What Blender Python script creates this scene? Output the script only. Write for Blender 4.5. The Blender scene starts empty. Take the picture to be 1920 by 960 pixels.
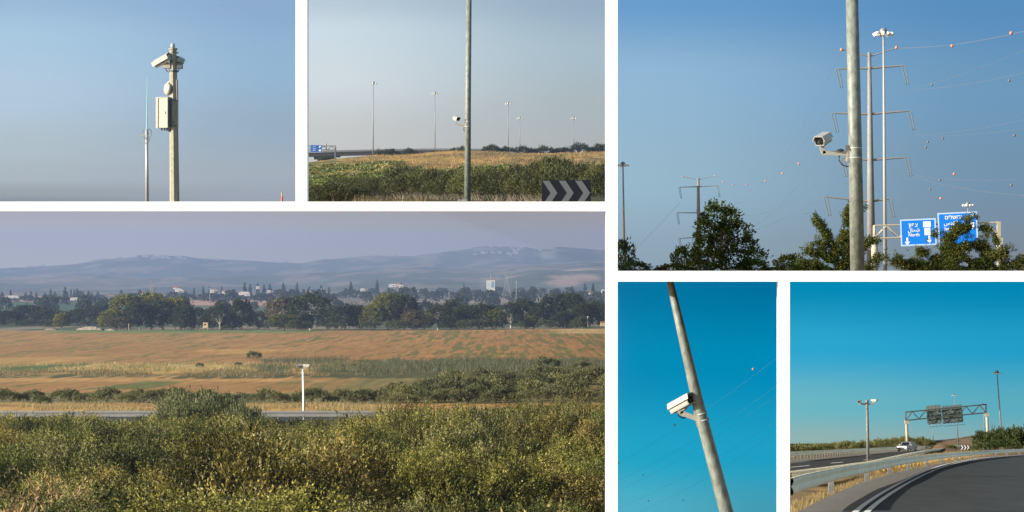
import bpy, math, random
import numpy as np
from mathutils import Vector, Matrix

# ------------------------------------------------------------------ camera, light, exposure
K = 5000.0                                    # focal length measured in 1/1920 of the picture width
SC = bpy.context.scene
COL = SC.collection
cam = bpy.data.cameras.new('camera'); camo = bpy.data.objects.new('camera', cam); COL.objects.link(camo)
camo.location = (0, 0, 0); camo.rotation_euler = (math.radians(90), 0, 0)
cam.sensor_width = 36; cam.lens = 36 * K / 1920; cam.clip_start = 0.5; cam.clip_end = 40000
SC.camera = camo
SC.view_settings.view_transform = 'Standard'; SC.view_settings.look = 'None'
SC.view_settings.gamma = 1; SC.view_settings.use_curve_mapping = False
EXPO = 0.9
SC.view_settings.exposure = EXPO
SC.cycles.max_bounces = 6; SC.cycles.diffuse_bounces = 3; SC.cycles.transparent_max_bounces = 8
SC.cycles.volume_bounces = 0; SC.cycles.transmission_bounces = 3; SC.cycles.use_denoising = True

SUN_EL = math.radians(18); sx, sy = -0.94, -0.34
SUN_ROT = math.atan2(sx, sy)
sun = bpy.data.lights.new('sun', 'SUN'); sun.energy = 5.0; sun.angle = math.radians(0.5); sun.color = (1, .95, .85)
suno = bpy.data.objects.new('sun', sun); COL.objects.link(suno)
sd = Vector((sx * math.cos(SUN_EL), sy * math.cos(SUN_EL), math.sin(SUN_EL))).normalized()
suno.rotation_euler = sd.to_track_quat('Z', 'Y').to_euler(); suno.location = (-30, -30, 30)

def s2l(c):
    return tuple((v / 255 / 12.92) if v <= 10 else ((v / 255 + .055) / 1.055) ** 2.4 for v in c)

W = bpy.data.worlds.new('World'); SC.world = W; W.use_nodes = True
wn, wl = W.node_tree.nodes, W.node_tree.links; wn.clear()
def nd(t, **kw):
    n = wn.new(t)
    for k, v in kw.items(): setattr(n, k, v)
    return n
def wmath(op, a, b=None):
    n = nd('ShaderNodeMath', operation=op)
    for i, v in enumerate((a, b)):
        if v is None: continue
        if isinstance(v, (int, float)): n.inputs[i].default_value = v
        else: wl.new(v, n.inputs[i])
    return n.outputs[0]
wout = nd('ShaderNodeOutputWorld'); tc = nd('ShaderNodeTexCoord'); sep = nd('ShaderNodeSeparateXYZ')
wl.new(tc.outputs['Generated'], sep.inputs[0])
X_, Y_, Z_ = sep.outputs
AZ = wmath('ARCTAN2', X_, Y_)
EL = wmath('ARCTAN2', Z_, wmath('SQRT', wmath('ADD', wmath('MULTIPLY', X_, X_), wmath('MULTIPLY', Y_, Y_))))
sky = nd('ShaderNodeTexSky', sky_type='NISHITA', sun_disc=False, sun_elevation=SUN_EL, sun_rotation=SUN_ROT, dust_density=2.0)
bg0 = nd('ShaderNodeBackground'); bg0.inputs[1].default_value = 0.12; wl.new(sky.outputs[0], bg0.inputs[0])
def pa(px): return math.atan((px - 960) / K)
def pe(py): return math.atan((480 - py) / K)
# the sky of each of the six views: azimuth range, elevation range, colours by elevation on its two sides
SKIES = [
 ((-700, 565), (-300, 387), [(0, (154, 188, 218)), (80, (172, 205, 228)), (180, (184, 208, 226)), (280, (184, 199, 202)), (335, (180, 189, 188)), (365, (158, 162, 150)), (378, (134, 137, 122))],
                             [(0, (138, 171, 208)), (130, (148, 184, 212)), (240, (152, 176, 192)), (330, (168, 178, 180)), (378, (164, 166, 166))]),
 ((565, 1147), (-300, 387),  [(0, (190, 207, 218)), (60, (210, 226, 233)), (150, (218, 227, 230)), (250, (210, 210, 202)), (300, (212, 208, 198)), (378, (238, 236, 230))],
                             [(0, (150, 175, 194)), (100, (170, 192, 202)), (200, (174, 186, 186)), (300, (186, 182, 174)), (378, (186, 182, 172))]),
 ((-700, 1147), (387, 1500), [(396, (188, 174, 168)), (440, (204, 192, 178)), (500, (216, 200, 176)), (560, (200, 190, 170))],
                             [(396, (176, 162, 150)), (440, (180, 166, 150)), (480, (176, 162, 146)), (560, (170, 160, 150))]),
 ((1147, 2600), (-300, 518), [(0, (106, 158, 204)), (150, (146, 184, 213)), (330, (152, 184, 204)), (508, (142, 164, 180))],
                             [(0, (88, 142, 190)), (180, (110, 153, 188)), (330, (116, 147, 173)), (508, (126, 138, 150))]),
 ((1147, 1470), (518, 1500), [(528, (0, 118, 165)), (680, (0, 140, 185)), (850, (30, 164, 198)), (960, (80, 176, 200))],
                             [(528, (0, 112, 160)), (680, (0, 138, 184)), (850, (28, 160, 196)), (960, (66, 156, 178))]),
 ((1470, 2600), (518, 1500), [(528, (0, 138, 182)), (650, (44, 166, 207)), (760, (108, 182, 196)), (830, (146, 178, 176))],
                             [(528, (0, 134, 180)), (650, (34, 158, 200)), (760, (92, 172, 190)), (830, (140, 172, 174))]),
]
cur = bg0.outputs[0]
for (a0, a1), (y0, y1), left, right in SKIES:
    lo, hi = pe(left[-1][0]), pe(left[0][0])
    fac = nd('ShaderNodeMapRange'); fac.inputs[1].default_value = lo; fac.inputs[2].default_value = hi
    wl.new(EL, fac.inputs[0])
    rs = []
    for stops in (left, right):
        r = nd('ShaderNodeValToRGB'); r.color_ramp.interpolation = 'EASE'
        st = sorted(((pe(y) - lo) / (hi - lo), c) for y, c in stops)
        r.color_ramp.elements[0].position = max(0, st[0][0]); r.color_ramp.elements[0].color = (*s2l(st[0][1]), 1)
        r.color_ramp.elements[1].position = min(1, st[-1][0]); r.color_ramp.elements[1].color = (*s2l(st[-1][1]), 1)
        for p, c in st[1:-1]:
            e = r.color_ramp.elements.new(p); e.color = (*s2l(c), 1)
        wl.new(fac.outputs[0], r.inputs[0]); rs.append(r.outputs[0])
    hr = nd('ShaderNodeMapRange', interpolation_type='SMOOTHSTEP')
    hr.inputs[1].default_value = pa(max(a0, 0)); hr.inputs[2].default_value = pa(min(a1, 1920)); wl.new(AZ, hr.inputs[0])
    mx = nd('ShaderNodeMix', data_type='RGBA'); wl.new(hr.outputs[0], mx.inputs[0]); wl.new(rs[0], mx.inputs[6]); wl.new(rs[1], mx.inputs[7])
    b = nd('ShaderNodeBackground'); b.inputs[1].default_value = 2 ** -EXPO; wl.new(mx.outputs[2], b.inputs[0])
    m = wmath('MULTIPLY', wmath('MULTIPLY', wmath('GREATER_THAN', AZ, pa(a0)), wmath('LESS_THAN', AZ, pa(a1))),
              wmath('MULTIPLY', wmath('LESS_THAN', EL, pe(y0)), wmath('GREATER_THAN', EL, pe(y1))))
    ms = nd('ShaderNodeMixShader'); wl.new(m, ms.inputs[0]); wl.new(cur, ms.inputs[1]); wl.new(b.outputs[0], ms.inputs[2]); cur = ms.outputs[0]
wl.new(cur, wout.inputs[0])

# ------------------------------------------------------------------ helpers
def P(px, py, D): return Vector(((px - 960) / K * D, D, (480 - py) / K * D))
def zy(py, D): return (480 - py) / K * D
def tag(o, label=None, cat=None, group=None, kind=None):
    if label: o['label'] = label
    if cat: o['category'] = cat
    if group: o['group'] = group
    if kind: o['kind'] = kind
    return o
def empty(name, loc, label, cat, group=None):
    o = bpy.data.objects.new(name, None); COL.objects.link(o); o.location = loc; o.empty_display_size = .2
    return tag(o, label, cat, group)

def mat(name, col, rough=.7, metal=0.0, noise=0.0, scale=6.0, emit=None, bump=0.0, spec=.4, stretch=(1, 1, 1), col2=None):
    m = bpy.data.materials.new(name); m.use_nodes = True; nt = m.node_tree; b = nt.nodes['Principled BSDF']
    b.inputs['Base Color'].default_value = (*col, 1); b.inputs['Roughness'].default_value = rough
    b.inputs['Metallic'].default_value = metal; b.inputs['Specular IOR Level'].default_value = spec
    if noise or col2:
        t = nt.nodes.new('ShaderNodeTexCoord'); mp = nt.nodes.new('ShaderNodeMapping'); mp.inputs['Scale'].default_value = stretch
        nt.links.new(t.outputs['Object'], mp.inputs[0])
        n = nt.nodes.new('ShaderNodeTexNoise'); n.inputs['Scale'].default_value = scale; n.inputs['Detail'].default_value = 6; n.inputs['Roughness'].default_value = .65
        nt.links.new(mp.outputs[0], n.inputs[0])
        r = nt.nodes.new('ShaderNodeValToRGB'); r.color_ramp.elements[0].position = .32; r.color_ramp.elements[1].position = .68
        c2 = col2 or tuple(min(1, c * (1 + noise)) for c in col)
        c1 = col if col2 else tuple(c * (1 - noise) for c in col)
        r.color_ramp.elements[0].color = (*c1, 1); r.color_ramp.elements[1].color = (*c2, 1)
        nt.links.new(n.outputs[0], r.inputs[0]); nt.links.new(r.outputs[0], b.inputs['Base Color'])
        if bump:
            bp = nt.nodes.new('ShaderNodeBump'); bp.inputs['Strength'].default_value = bump; bp.inputs['Distance'].default_value = .05
            nt.links.new(n.outputs[0], bp.inputs['Height']); nt.links.new(bp.outputs[0], b.inputs['Normal'])
    return m

def attr_mat(name, nscale, namt, rough=.95, bump=.6, bdist=.3, stretch=(1, 1, 1)):
    """terrain: colour attribute of soil / stubble / weeds, broken up by noise in world metres"""
    m = bpy.data.materials.new(name); m.use_nodes = True; nt = m.node_tree; b = nt.nodes['Principled BSDF']
    b.inputs['Roughness'].default_value = rough; b.inputs['Specular IOR Level'].default_value = .1
    a = nt.nodes.new('ShaderNodeVertexColor'); a.layer_name = 'Col'
    g = nt.nodes.new('ShaderNodeNewGeometry'); mp = nt.nodes.new('ShaderNodeMapping'); mp.inputs['Scale'].default_value = stretch
    nt.links.new(g.outputs['Position'], mp.inputs[0])
    n = nt.nodes.new('ShaderNodeTexNoise'); n.inputs['Scale'].default_value = nscale; n.inputs['Detail'].default_value = 8; n.inputs['Roughness'].default_value = .7
    nt.links.new(mp.outputs[0], n.inputs[0])
    mr = nt.nodes.new('ShaderNodeMapRange'); mr.inputs[1].default_value = .3; mr.inputs[2].default_value = .7
    mr.inputs[3].default_value = 1 - namt; mr.inputs[4].default_value = 1 + namt; nt.links.new(n.outputs[0], mr.inputs[0])
    mx = nt.nodes.new('ShaderNodeVectorMath'); mx.operation = 'SCALE'
    nt.links.new(a.outputs[0], mx.inputs[0]); nt.links.new(mr.outputs[0], mx.inputs['Scale']); nt.links.new(mx.outputs[0], b.inputs['Base Color'])
    bp = nt.nodes.new('ShaderNodeBump'); bp.inputs['Strength'].default_value = bump; bp.inputs['Distance'].default_value = bdist
    nt.links.new(n.outputs[0], bp.inputs['Height']); nt.links.new(bp.outputs[0], b.inputs['Normal'])
    return m

def leaf_mat(name, tint=(1, 1, 1), trans=.3, gloss=.06):
    m = bpy.data.materials.new(name); m.use_nodes = True; nt = m.node_tree; nt.nodes.clear()
    out = nt.nodes.new('ShaderNodeOutputMaterial'); a = nt.nodes.new('ShaderNodeVertexColor'); a.layer_name = 'Col'
    oi = nt.nodes.new('ShaderNodeObjectInfo')
    mx = nt.nodes.new('ShaderNodeMix'); mx.data_type = 'RGBA'; mx.blend_type = 'MULTIPLY'; mx.inputs[0].default_value = 1
    nt.links.new(a.outputs[0], mx.inputs[6]); nt.links.new(oi.outputs['Color'], mx.inputs[7])
    mt = nt.nodes.new('ShaderNodeMix'); mt.data_type = 'RGBA'; mt.blend_type = 'MULTIPLY'; mt.inputs[0].default_value = 1
    nt.links.new(mx.outputs[2], mt.inputs[6]); mt.inputs[7].default_value = (*tint, 1)
    d = nt.nodes.new('ShaderNodeBsdfDiffuse'); t = nt.nodes.new('ShaderNodeBsdfTranslucent'); g = nt.nodes.new('ShaderNodeBsdfGlossy')
    g.inputs['Roughness'].default_value = .45
    nt.links.new(mt.outputs[2], d.inputs[0]); nt.links.new(mt.outputs[2], t.inputs[0])
    s1 = nt.nodes.new('ShaderNodeMixShader'); s1.inputs[0].default_value = trans
    nt.links.new(d.outputs[0], s1.inputs[1]); nt.links.new(t.outputs[0], s1.inputs[2])
    s2 = nt.nodes.new('ShaderNodeMixShader'); s2.inputs[0].default_value = gloss
    nt.links.new(s1.outputs[0], s2.inputs[1]); nt.links.new(g.outputs[0], s2.inputs[2]); nt.links.new(s2.outputs[0], out.inputs[0])
    return m

class MB:
    def __init__(s): s.v = []; s.f = []; s.sm = []
    def add(s, vs, fs, smooth=False):
        o = len(s.v); s.v += [tuple(v) for v in vs]; s.f += [tuple(i + o for i in f) for f in fs]; s.sm += [smooth] * len(fs); return s
    def box(s, c, d, M=None):
        c = Vector(c); vs = []
        for z in (-1, 1):
            for y in (-1, 1):
                for x in (-1, 1):
                    v = c + Vector((x * d[0] / 2, y * d[1] / 2, z * d[2] / 2)); vs.append(M @ v if M is not None else v)
        return s.add(vs, [(0, 2, 3, 1), (4, 5, 7, 6), (0, 1, 5, 4), (2, 6, 7, 3), (0, 4, 6, 2), (1, 3, 7, 5)])
    def tube(s, pts, r, n=8, cap=True, M=None):
        pts = [Vector(p) for p in pts]
        if not hasattr(r, '__len__'): r = [r] * len(pts)
        vs = []; up = None
        for i, p in enumerate(pts):
            t = (pts[min(i + 1, len(pts) - 1)] - pts[max(i - 1, 0)]).normalized()
            if up is None: up = Vector((0, 0, 1)) if abs(t.z) < .9 else Vector((1, 0, 0))
            a = t.cross(up).normalized(); b = a.cross(t).normalized(); up = b
            for k in range(n):
                q = p + (a * math.cos(2 * math.pi * k / n) + b * math.sin(2 * math.pi * k / n)) * r[i]; vs.append(M @ q if M is not None else q)
        fs = [(i * n + k, i * n + (k + 1) % n, (i + 1) * n + (k + 1) % n, (i + 1) * n + k) for i in range(len(pts) - 1) for k in range(n)]
        s.add(vs, fs, n > 8 or len(pts) > 3)
        if cap:
            o = len(s.v) - len(vs); s.f += [tuple(o + k for k in range(n - 1, -1, -1)), tuple(o + (len(pts) - 1) * n + k for k in range(n))]; s.sm += [False, False]
        return s
    def ball(s, c, r, n=10, m=6, M=None):
        c = Vector(c); r = r if hasattr(r, '__len__') else (r, r, r); vs = []
        for i in range(m + 1):
            a = math.pi * i / m
            for k in range(n):
                b = 2 * math.pi * k / n; q = c + Vector((r[0] * math.sin(a) * math.cos(b), r[1] * math.sin(a) * math.sin(b), r[2] * math.cos(a))); vs.append(M @ q if M is not None else q)
        return s.add(vs, [(i * n + k, (i + 1) * n + k, (i + 1) * n + (k + 1) % n, i * n + (k + 1) % n) for i in range(m) for k in range(n)], True)
    def prism(s, prof, a, b, M=None):
        """profile of (u, w) points in the XZ plane drawn from y=a to y=b"""
        n = len(prof); vs = [Vector((u, a, w)) for u, w in prof] + [Vector((u, b, w)) for u, w in prof]
        if M is not None: vs = [M @ v for v in vs]
        return s.add(vs, [(k, (k + 1) % n, n + (k + 1) % n, n + k) for k in range(n)] + [tuple(range(n - 1, -1, -1)), tuple(range(n, 2 * n))])
    def build(s, name, m, parent=None, loc=None):
        me = bpy.data.meshes.new(name); me.from_pydata(s.v, [], s.f); me.materials.append(m)
        me.polygons.foreach_set('use_smooth', s.sm); me.update()
        o = bpy.data.objects.new(name, me); COL.objects.link(o)
        if parent is not None: o.parent = parent
        if loc is not None: o.location = loc
        return o

def vnoise(x, y, seed=0):
    xi = np.floor(x).astype(np.int64); yi = np.floor(y).astype(np.int64); fx = x - xi; fy = y - yi
    fx = fx * fx * (3 - 2 * fx); fy = fy * fy * (3 - 2 * fy)
    def h(a, b):
        n = (a * 374761393 + b * 668265263 + seed * 1442695041) & 0x7fffffff
        n = ((n ^ (n >> 13)) * 1274126177) & 0x7fffffff
        return ((n ^ (n >> 16)) & 0xffff) / 65535.0
    return (h(xi, yi) * (1 - fx) + h(xi + 1, yi) * fx) * (1 - fy) + (h(xi, yi + 1) * (1 - fx) + h(xi + 1, yi + 1) * fx) * fy
def fbm(x, y, seed=0, o=4):
    t = 0; a = .5; w = 0
    for i in range(o):
        t = t + a * vnoise(x, y, seed + i * 17); w += a; a *= .5; x = x * 2.03; y = y * 2.03
    return t / w
def sstep(a, b, x): t = np.clip((x - a) / (b - a), 0, 1); return t * t * (3 - 2 * t)
def mixc(c, d, t): t = np.asarray(t)[..., None]; return np.asarray(c) * (1 - t) + np.asarray(d) * t

def grid_mesh(name, X, Y, Z, C, m):
    """a sheet over a grid of points with a colour per point"""
    h, w = X.shape; me = bpy.data.meshes.new(name)
    v = np.stack([X, Y, Z], -1).reshape(-1, 3).astype(np.float32)
    i = np.arange(h * w).reshape(h, w); f = np.stack([i[:-1, :-1], i[:-1, 1:], i[1:, 1:], i[1:, :-1]], -1).reshape(-1, 4).astype(np.int32)
    me.vertices.add(len(v)); me.vertices.foreach_set('co', v.ravel()); me.loops.add(f.size); me.loops.foreach_set('vertex_index', f.ravel())
    me.polygons.add(len(f)); me.polygons.foreach_set('loop_start', np.arange(0, f.size, 4, dtype=np.int32)); me.polygons.foreach_set('loop_total', np.full(len(f), 4, np.int32))
    me.polygons.foreach_set('use_smooth', np.ones(len(f), bool))
    ca = me.color_attributes.new('Col', 'FLOAT_COLOR', 'POINT'); cc = np.ones((len(v), 4), np.float32); cc[:, :3] = C.reshape(-1, 3); ca.data.foreach_set('color', cc.ravel())
    me.update(); me.validate(); me.materials.append(m); o = bpy.data.objects.new(name, me); COL.objects.link(o); return o

def quads_mesh(name, Q, C, m):
    """Q (n,4,3) leaf faces, C (n,3) their colours"""
    n = len(Q); me = bpy.data.meshes.new(name); me.vertices.add(n * 4); me.vertices.foreach_set('co', Q.astype(np.float32).ravel())
    me.loops.add(n * 4); me.loops.foreach_set('vertex_index', np.arange(n * 4, dtype=np.int32)); me.polygons.add(n)
    me.polygons.foreach_set('loop_start', np.arange(0, n * 4, 4, dtype=np.int32)); me.polygons.foreach_set('loop_total', np.full(n, 4, np.int32))
    ca = me.color_attributes.new('Col', 'FLOAT_COLOR', 'POINT'); cc = np.ones((n, 4, 4), np.float32); cc[:, :, :3] = C[:, None, :]; ca.data.foreach_set('color', cc.ravel())
    me.update(); me.materials.append(m); return me

# ------------------------------------------------------------------ materials
M = dict(
 white=mat('white_paint', (.88, .88, .87), .5, noise=.015, scale=1.5),
 galv=mat('galvanised_steel', (.155, .172, .148), .55, .1, noise=.42, scale=11, bump=.1, stretch=(1, 1, .45)),
 galvd=mat('dull_steel', (.20, .21, .21), .55, .3, noise=.15, scale=5),
 galvl=mat('light_steel', (.34, .35, .33), .5, .2, noise=.12, scale=7),
 concrete=mat('tan_concrete', (.27, .26, .195), .75, noise=.2, scale=10, bump=.15),
 conc2=mat('pylon_steel', (.20, .195, .185), .7, noise=.15, scale=.8),
 cam_w=mat('camera_housing', (.34, .33, .29), .4, noise=.15, scale=20),
 cam_b=mat('bracket_paint', (.32, .31, .26), .5, noise=.08, scale=20),
 box=mat('cabinet_paint', (.40, .375, .30), .5, noise=.12, scale=8),
 black=mat('black_plastic', (.015, .016, .018), .35, spec=.5),
 glass=mat('dark_glass', (.01, .012, .016), .08, spec=.8),
 lens=mat('lens_grey', (.035, .045, .04), .2),
 dkgrey=mat('dark_grey', (.09, .10, .11), .6),
 rubber=mat('tyre_rubber', (.02, .02, .02), .8),
 rim=mat('alloy_rim', (.5, .5, .5), .35, .7),
 cyan=mat('turquoise_fibreglass', (.20, .48, .46), .4),
 red=mat('orange_marker', (.62, .20, .12), .5), redp=mat('red_paint', (.6, .08, .06), .5),
 grey_m=mat('dark_marker', (.14, .13, .12), .6),
 wire=mat('wire_aluminium', (.16, .15, .15), .5), ins=mat('insulator', (.12, .14, .14), .4),
 lamp=mat('lamp_housing', (.78, .77, .72), .4),
 blue=mat('sign_blue', (.003, .19, .72), .45, noise=.03, scale=2), blued=mat('sign_blue_far', (.01, .09, .32), .5),
 signw=mat('sign_white', (.88, .88, .86), .45), signb=mat('sign_back', (.13, .175, .18), .7, noise=.12, scale=1.5),
 chevd=mat('chevron_dark', (.010, .012, .016), .9, spec=.1), chevw=mat('chevron_white', (.105, .112, .125), .8, spec=.1), chevw2=mat('chevron_bright', (.8, .8, .78), .5),
 gantry=mat('gantry_paint', (.055, .065, .065), .6), gbeige=mat('gantry_beige', (.36, .33, .24), .7, noise=.08, scale=4),
 asphalt=mat('asphalt', (.024, .027, .028), .8, noise=.45, scale=1.6, bump=.1, stretch=(1, .1, 1)),
 asphalt2=mat('asphalt_gap_shade', (.028, .027, .026), .85, noise=.18, scale=1.2),  # colour darkened to paint in the shadow seen under the road barrier
 shoulder=mat('shoulder_gravel', (.145, .135, .118), .9, noise=.25, scale=3.5, bump=.3),
 paint=mat('road_paint', (.80, .80, .76), .6, noise=.12, scale=3),
 rail=mat('guardrail_zinc', (.86, .80, .60), .6, 0.0, noise=.12, scale=1.3, stretch=(1, .3, 1)),
 railg=mat('guardrail_grey', (.19, .19, .18), .7, 0, noise=.12, scale=1.5),
 bark=mat('bark', (.17, .13, .09), .9, noise=.3, scale=4), barkp=mat('pale_bark', (.45, .40, .33), .9, noise=.2, scale=3),
 twig=mat('dry_twig', (.20, .165, .12), .9, noise=.2, scale=6),
 bridge=mat('bridge_concrete', (.13, .135, .14), .85, noise=.1, scale=.5),
 wallw=mat('house_white', (.50, .48, .44), .8, noise=.04, scale=.2), hillw=mat('hill_house_stone', (.27, .25, .22), .85), roofr=mat('roof_brown', (.30, .13, .09), .85), roofb=mat('roof_blue', (.03, .12, .35), .7),
 winb=mat('window_blue', (.03, .25, .42), .3), wood=mat('cabin_wood', (.50, .36, .20), .8, noise=.15, scale=2),
 carp=mat('car_silver', (.36, .39, .41), .25, .35, spec=.6), carg=mat('car_glass', (.012, .018, .022), .08, spec=.8), carl=mat('headlight_glass', (.85, .85, .82), .1),
 limestone=mat('pale_limestone', (.29, .24, .17), .9, noise=.3, scale=.3),
 ground=mat('dry_ground', (.22, .16, .09), .95, noise=.3, scale=1.5, bump=.4),
 leaf=leaf_mat('leaf', gloss=.02), leafo=leaf_mat('leaf_olive', (1, 1, 1), .25, .015), grass=leaf_mat('dry_grass', (1, 1, 1), .3, .03),
 terr=attr_mat('field_soil', .8, .30, stretch=(1, .03, 1), bump=.3, bdist=.15), terr2=attr_mat('slope_soil', .5, .35, stretch=(1, .4, 1)),
 terr6=attr_mat('verge_soil', .9, .3, stretch=(1, .3, 1)), hill=attr_mat('hill_soil', .02, .3, bump=.15, bdist=3),
)

# ------------------------------------------------------------------ the white dividing frame (stands 44 m off)
FD = 44.0; fu = FD / K
fr = empty('dividing_frame', (0, FD, -5.15), 'tall white frame of upright posts and level rails with six openings', 'frame')
def bar(name, x0, x1, y0, y1, d0=0.0, dep=.30):
    w, h = (x1 - x0) * fu, (y1 - y0) * fu
    MB().box((((x0 + x1) / 2 - 960) * fu, d0 + dep / 2, (480 - (y0 + y1) / 2) * fu + 5.15), (w, dep, h)).build(name, M['white'], fr)
GB = 480 + 5.15 / fu
bar('post', 554, 576, -60, 378); bar('post', 1136, 1158, -60, GB); bar('post', 1460, 1481, 528, GB)
bar('post', -90, -68, -60, GB); bar('post', 1988, 2010, -60, GB)
bar('rail', -68, 1136, 378, 396); bar('rail', 1158, 1988, 508, 528); bar('rail', -90, 2010, -82, -60)

# ------------------------------------------------------------------ ground sheets
BETA = (.10, .085, .04)
# near apron on which the frame stands
MB().add([(-14, 24, -5.2), (14, 24, -5.2), (12.5, 50.5, -5.2), (-11.5, 50.5, -5.2)], [(0, 1, 2, 3)]).build('ground', M['ground'])['kind'] = 'structure'

# --- lower view: fields and hills
SKY_X = [-60, 0, 60, 100, 142, 190, 255, 341, 380, 445, 505, 566, 605, 650, 692, 775, 805, 865, 910, 985, 1014, 1044, 1090, 1134, 1160]
SKY_Y = [506, 504, 502, 498, 494, 486, 482, 480.5, 486, 489, 491, 495, 487, 485, 481, 482, 476, 469, 461.5, 463, 469, 464, 467, 470, 471]
MID_X = [-60, 100, 300, 500, 600, 700, 780, 900, 1000, 1147]
MID_Y = [524, 520, 524, 520, 516, 509, 504, 506, 502, 496]
LOW_X = [-60, 300, 560, 700, 760, 900, 960, 1010, 1080, 1147]
LOW_Y = [546, 545, 544, 530, 528, 532, 518, 510, 507, 504]
def y3(px, D):
    px = np.asarray(px, float); D = np.asarray(D, float)
    DD = np.array([54, 60, 100, 150, 212, 222, 228, 245, 255, 300, 450, 600, 850, 1120, 1300, 1800, 2500, 3200, 4300])
    ZZ = [-7.0, -9.4, -11.8, -14.4, -16.8, -15.3, -14.75, -14.6, -14.5]
    YY = [480 - z * K / d for z, d in zip(ZZ, DD)] + [752, 712, 681, 648, 620, 616, 592, 573, 561, 550]
    y = np.interp(np.log(D), np.log(DD), YY)
    right = sstep(650, 1000, px) * sstep(250, 330, D) * (1 - sstep(420, 560, D)); y = y - 14 * right
    y = y - 6 * sstep(700, 1147, px) * sstep(700, 1100, D) * (1 - sstep(1100, 1400, D)) * .6
    hills = [(5000, np.interp(px, LOW_X, LOW_Y)), (5300, np.interp(px, LOW_X, LOW_Y) + 3), (7000, np.interp(px, MID_X, MID_Y)),
             (7600, np.interp(px, MID_X, MID_Y) + 2), (10000, np.interp(px, SKY_X, SKY_Y)), (10700, np.interp(px, SKY_X, SKY_Y) + 9)]
    lastD, lasty = 4300., y
    for hd, hy in hills:
        t = sstep(lastD, hd, D); y = np.where(D > lastD, lasty * (1 - t) + hy * t, y); lastD, lasty = hd, hy
    return y
def z3(px, D):
    z = zy(y3(px, D), D); X = (np.asarray(px) - 960) / K * D
    z = z + np.where(D > 4300, (fbm(X / 260, D / 420, 5) - .5) * 26 * sstep(4300, 5600, D) * (1 - .55 * sstep(9300, 10000, D)), 0)
    z = z + np.where((D > 250) & (D < 4300), (fbm(X / 9, D / 12, 9) - .5) * .5, 0) + np.where(D < 225, (fbm(X / 4, D / 5, 3) - .5) * .7, 0)
    return z
def terrain3():
    Ds = np.concatenate([np.geomspace(54, 250, 60), np.geomspace(251, 1125, 330), np.geomspace(1130, 4300, 150), np.linspace(4330, 10700, 190)])
    us = np.linspace(-70, 1146, 720); U, D = np.meshgrid(us, Ds); X = (U - 960) / K * D; Z = z3(U, D); Yp = y3(U, D)
    n1 = fbm(X / 8, D / 260, 1); n2 = fbm(X / 1.3, D / 42, 2); n3 = fbm(X / 40, D / 160, 3); n4 = fbm((X - D * .03) / 1.3, D / 120, 4)
    C = np.zeros(X.shape + (3,)) + (.09, .075, .035)
    brown, soil2, straw, weed, reed = (.30, .165, .058), (.23, .12, .042), (.42, .245, .08), (.085, .115, .028), (.075, .075, .026)
    def band(c, y0, y1, m=1.0, soft=1.2):
        nonlocal C
        k = sstep(y0 - soft, y0 + soft, Yp + (n2 - .5) * 3) * (1 - sstep(y1 - soft, y1 + soft, Yp + (n2 - .5) * 3)) * m * (D > 244) * (D < 1128); C = mixc(C, c, k)
    band((.16, .14, .06), 735, 900); band(straw, 757, 800, .95)
    fb = mixc(mixc(np.zeros(X.shape + (3,)) + brown, soil2, sstep(.35, .7, n4) * .6), straw, sstep(.48, .70, n4 * .7 + n3 * .3) * .45)
    k = (D > 244) * (D < 1128) * (Yp < 737); C = np.where(k[..., None] > 0, fb, C)
    rgt = sstep(560, 700, U + (n1 - .5) * 300)
    band(weed, 713, 731, sstep(.48, .60, n1 + (n2 - .5) * .3) * .8 * (1 - rgt)); band(straw, 707, 715, .7 * (1 - rgt)); band((.15, .135, .05), 700, 745, rgt * .9)
    band(mixc(np.zeros(X.shape + (3,)) + reed, straw, sstep(.42, .6, n3 + (n2 - .5) * .5) * .8), 691, 709)
    band((.40, .25, .075), 694, 702, (1 - rgt) * .8); band(mixc(np.zeros(X.shape + (3,)) + (.40, .28, .10), weed, sstep(.45, .6, n1)), 682, 694)
    band(reed, 676, 698, rgt * .95)
    wd = sstep(.54, .66, n1 * .3 + n2 * .7 + .12 * sstep(620, 1100, U) + .05 * (n3 - .5)); band(weed, 620, 682, wd * .75)
    band(straw, 655, 684, sstep(.52, .66, n3) * .6 * (U < 700)); band((.11, .17, .045), 616, 624, sstep(60, 120, U) * (1 - sstep(560, 640, U)) * .9)
    band((.42, .30, .13), 610, 626, sstep(1000, 1090, U)); band((.30, .21, .09), 610, 621, (1 - sstep(60, 160, U)) * .8)
    far = (D >= 1128) & (D < 4300)
    fc = mixc(np.zeros(X.shape + (3,)) + (.07, .085, .045), (.20, .16, .10), sstep(.48, .62, n3 * .6 + n1 * .4))
    fc = mixc(fc, (.36, .21, .13), sstep(562, 564, Yp) * (1 - sstep(571, 574, Yp)) * sstep(290, 340, U) * (1 - sstep(500, 540, U)))
    fc = mixc(fc, (.045, .085, .035), sstep(564, 568, Yp) * (1 - sstep(588, 596, Yp)) * (1 - sstep(190, 300, U)))
    fc = mixc(fc, (.36, .20, .13), sstep(553, 556, Yp) * (1 - sstep(564, 567, Yp)) * (1 - sstep(60, 100, U)))
    fc = mixc(fc, (.30, .19, .12), sstep(.5, .56, n2) * sstep(540, 600, U) * (Yp < 572) * .7)
    C = np.where(far[..., None], fc, C)
    h1 = fbm(X / 90, D / 300, 21); h2 = fbm(X / 500, D / 900, 23)
    hc = mixc(np.zeros(X.shape + (3,)) + (.06, .075, .05), (.30, .22, .17), sstep(.52, .64, h1) * .35)
    hc = mixc(hc, (.33, .22, .17), (D < 5400) * sstep(880, 960, U) * sstep(.38, .55, h1) * .8)
    hc = mixc(hc, (.35, .27, .22), sstep(.58, .68, h2) * .2)
    C = np.where((D >= 4300)[..., None], hc, C)
    i = int(np.searchsorted(Ds, 4300))
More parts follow.
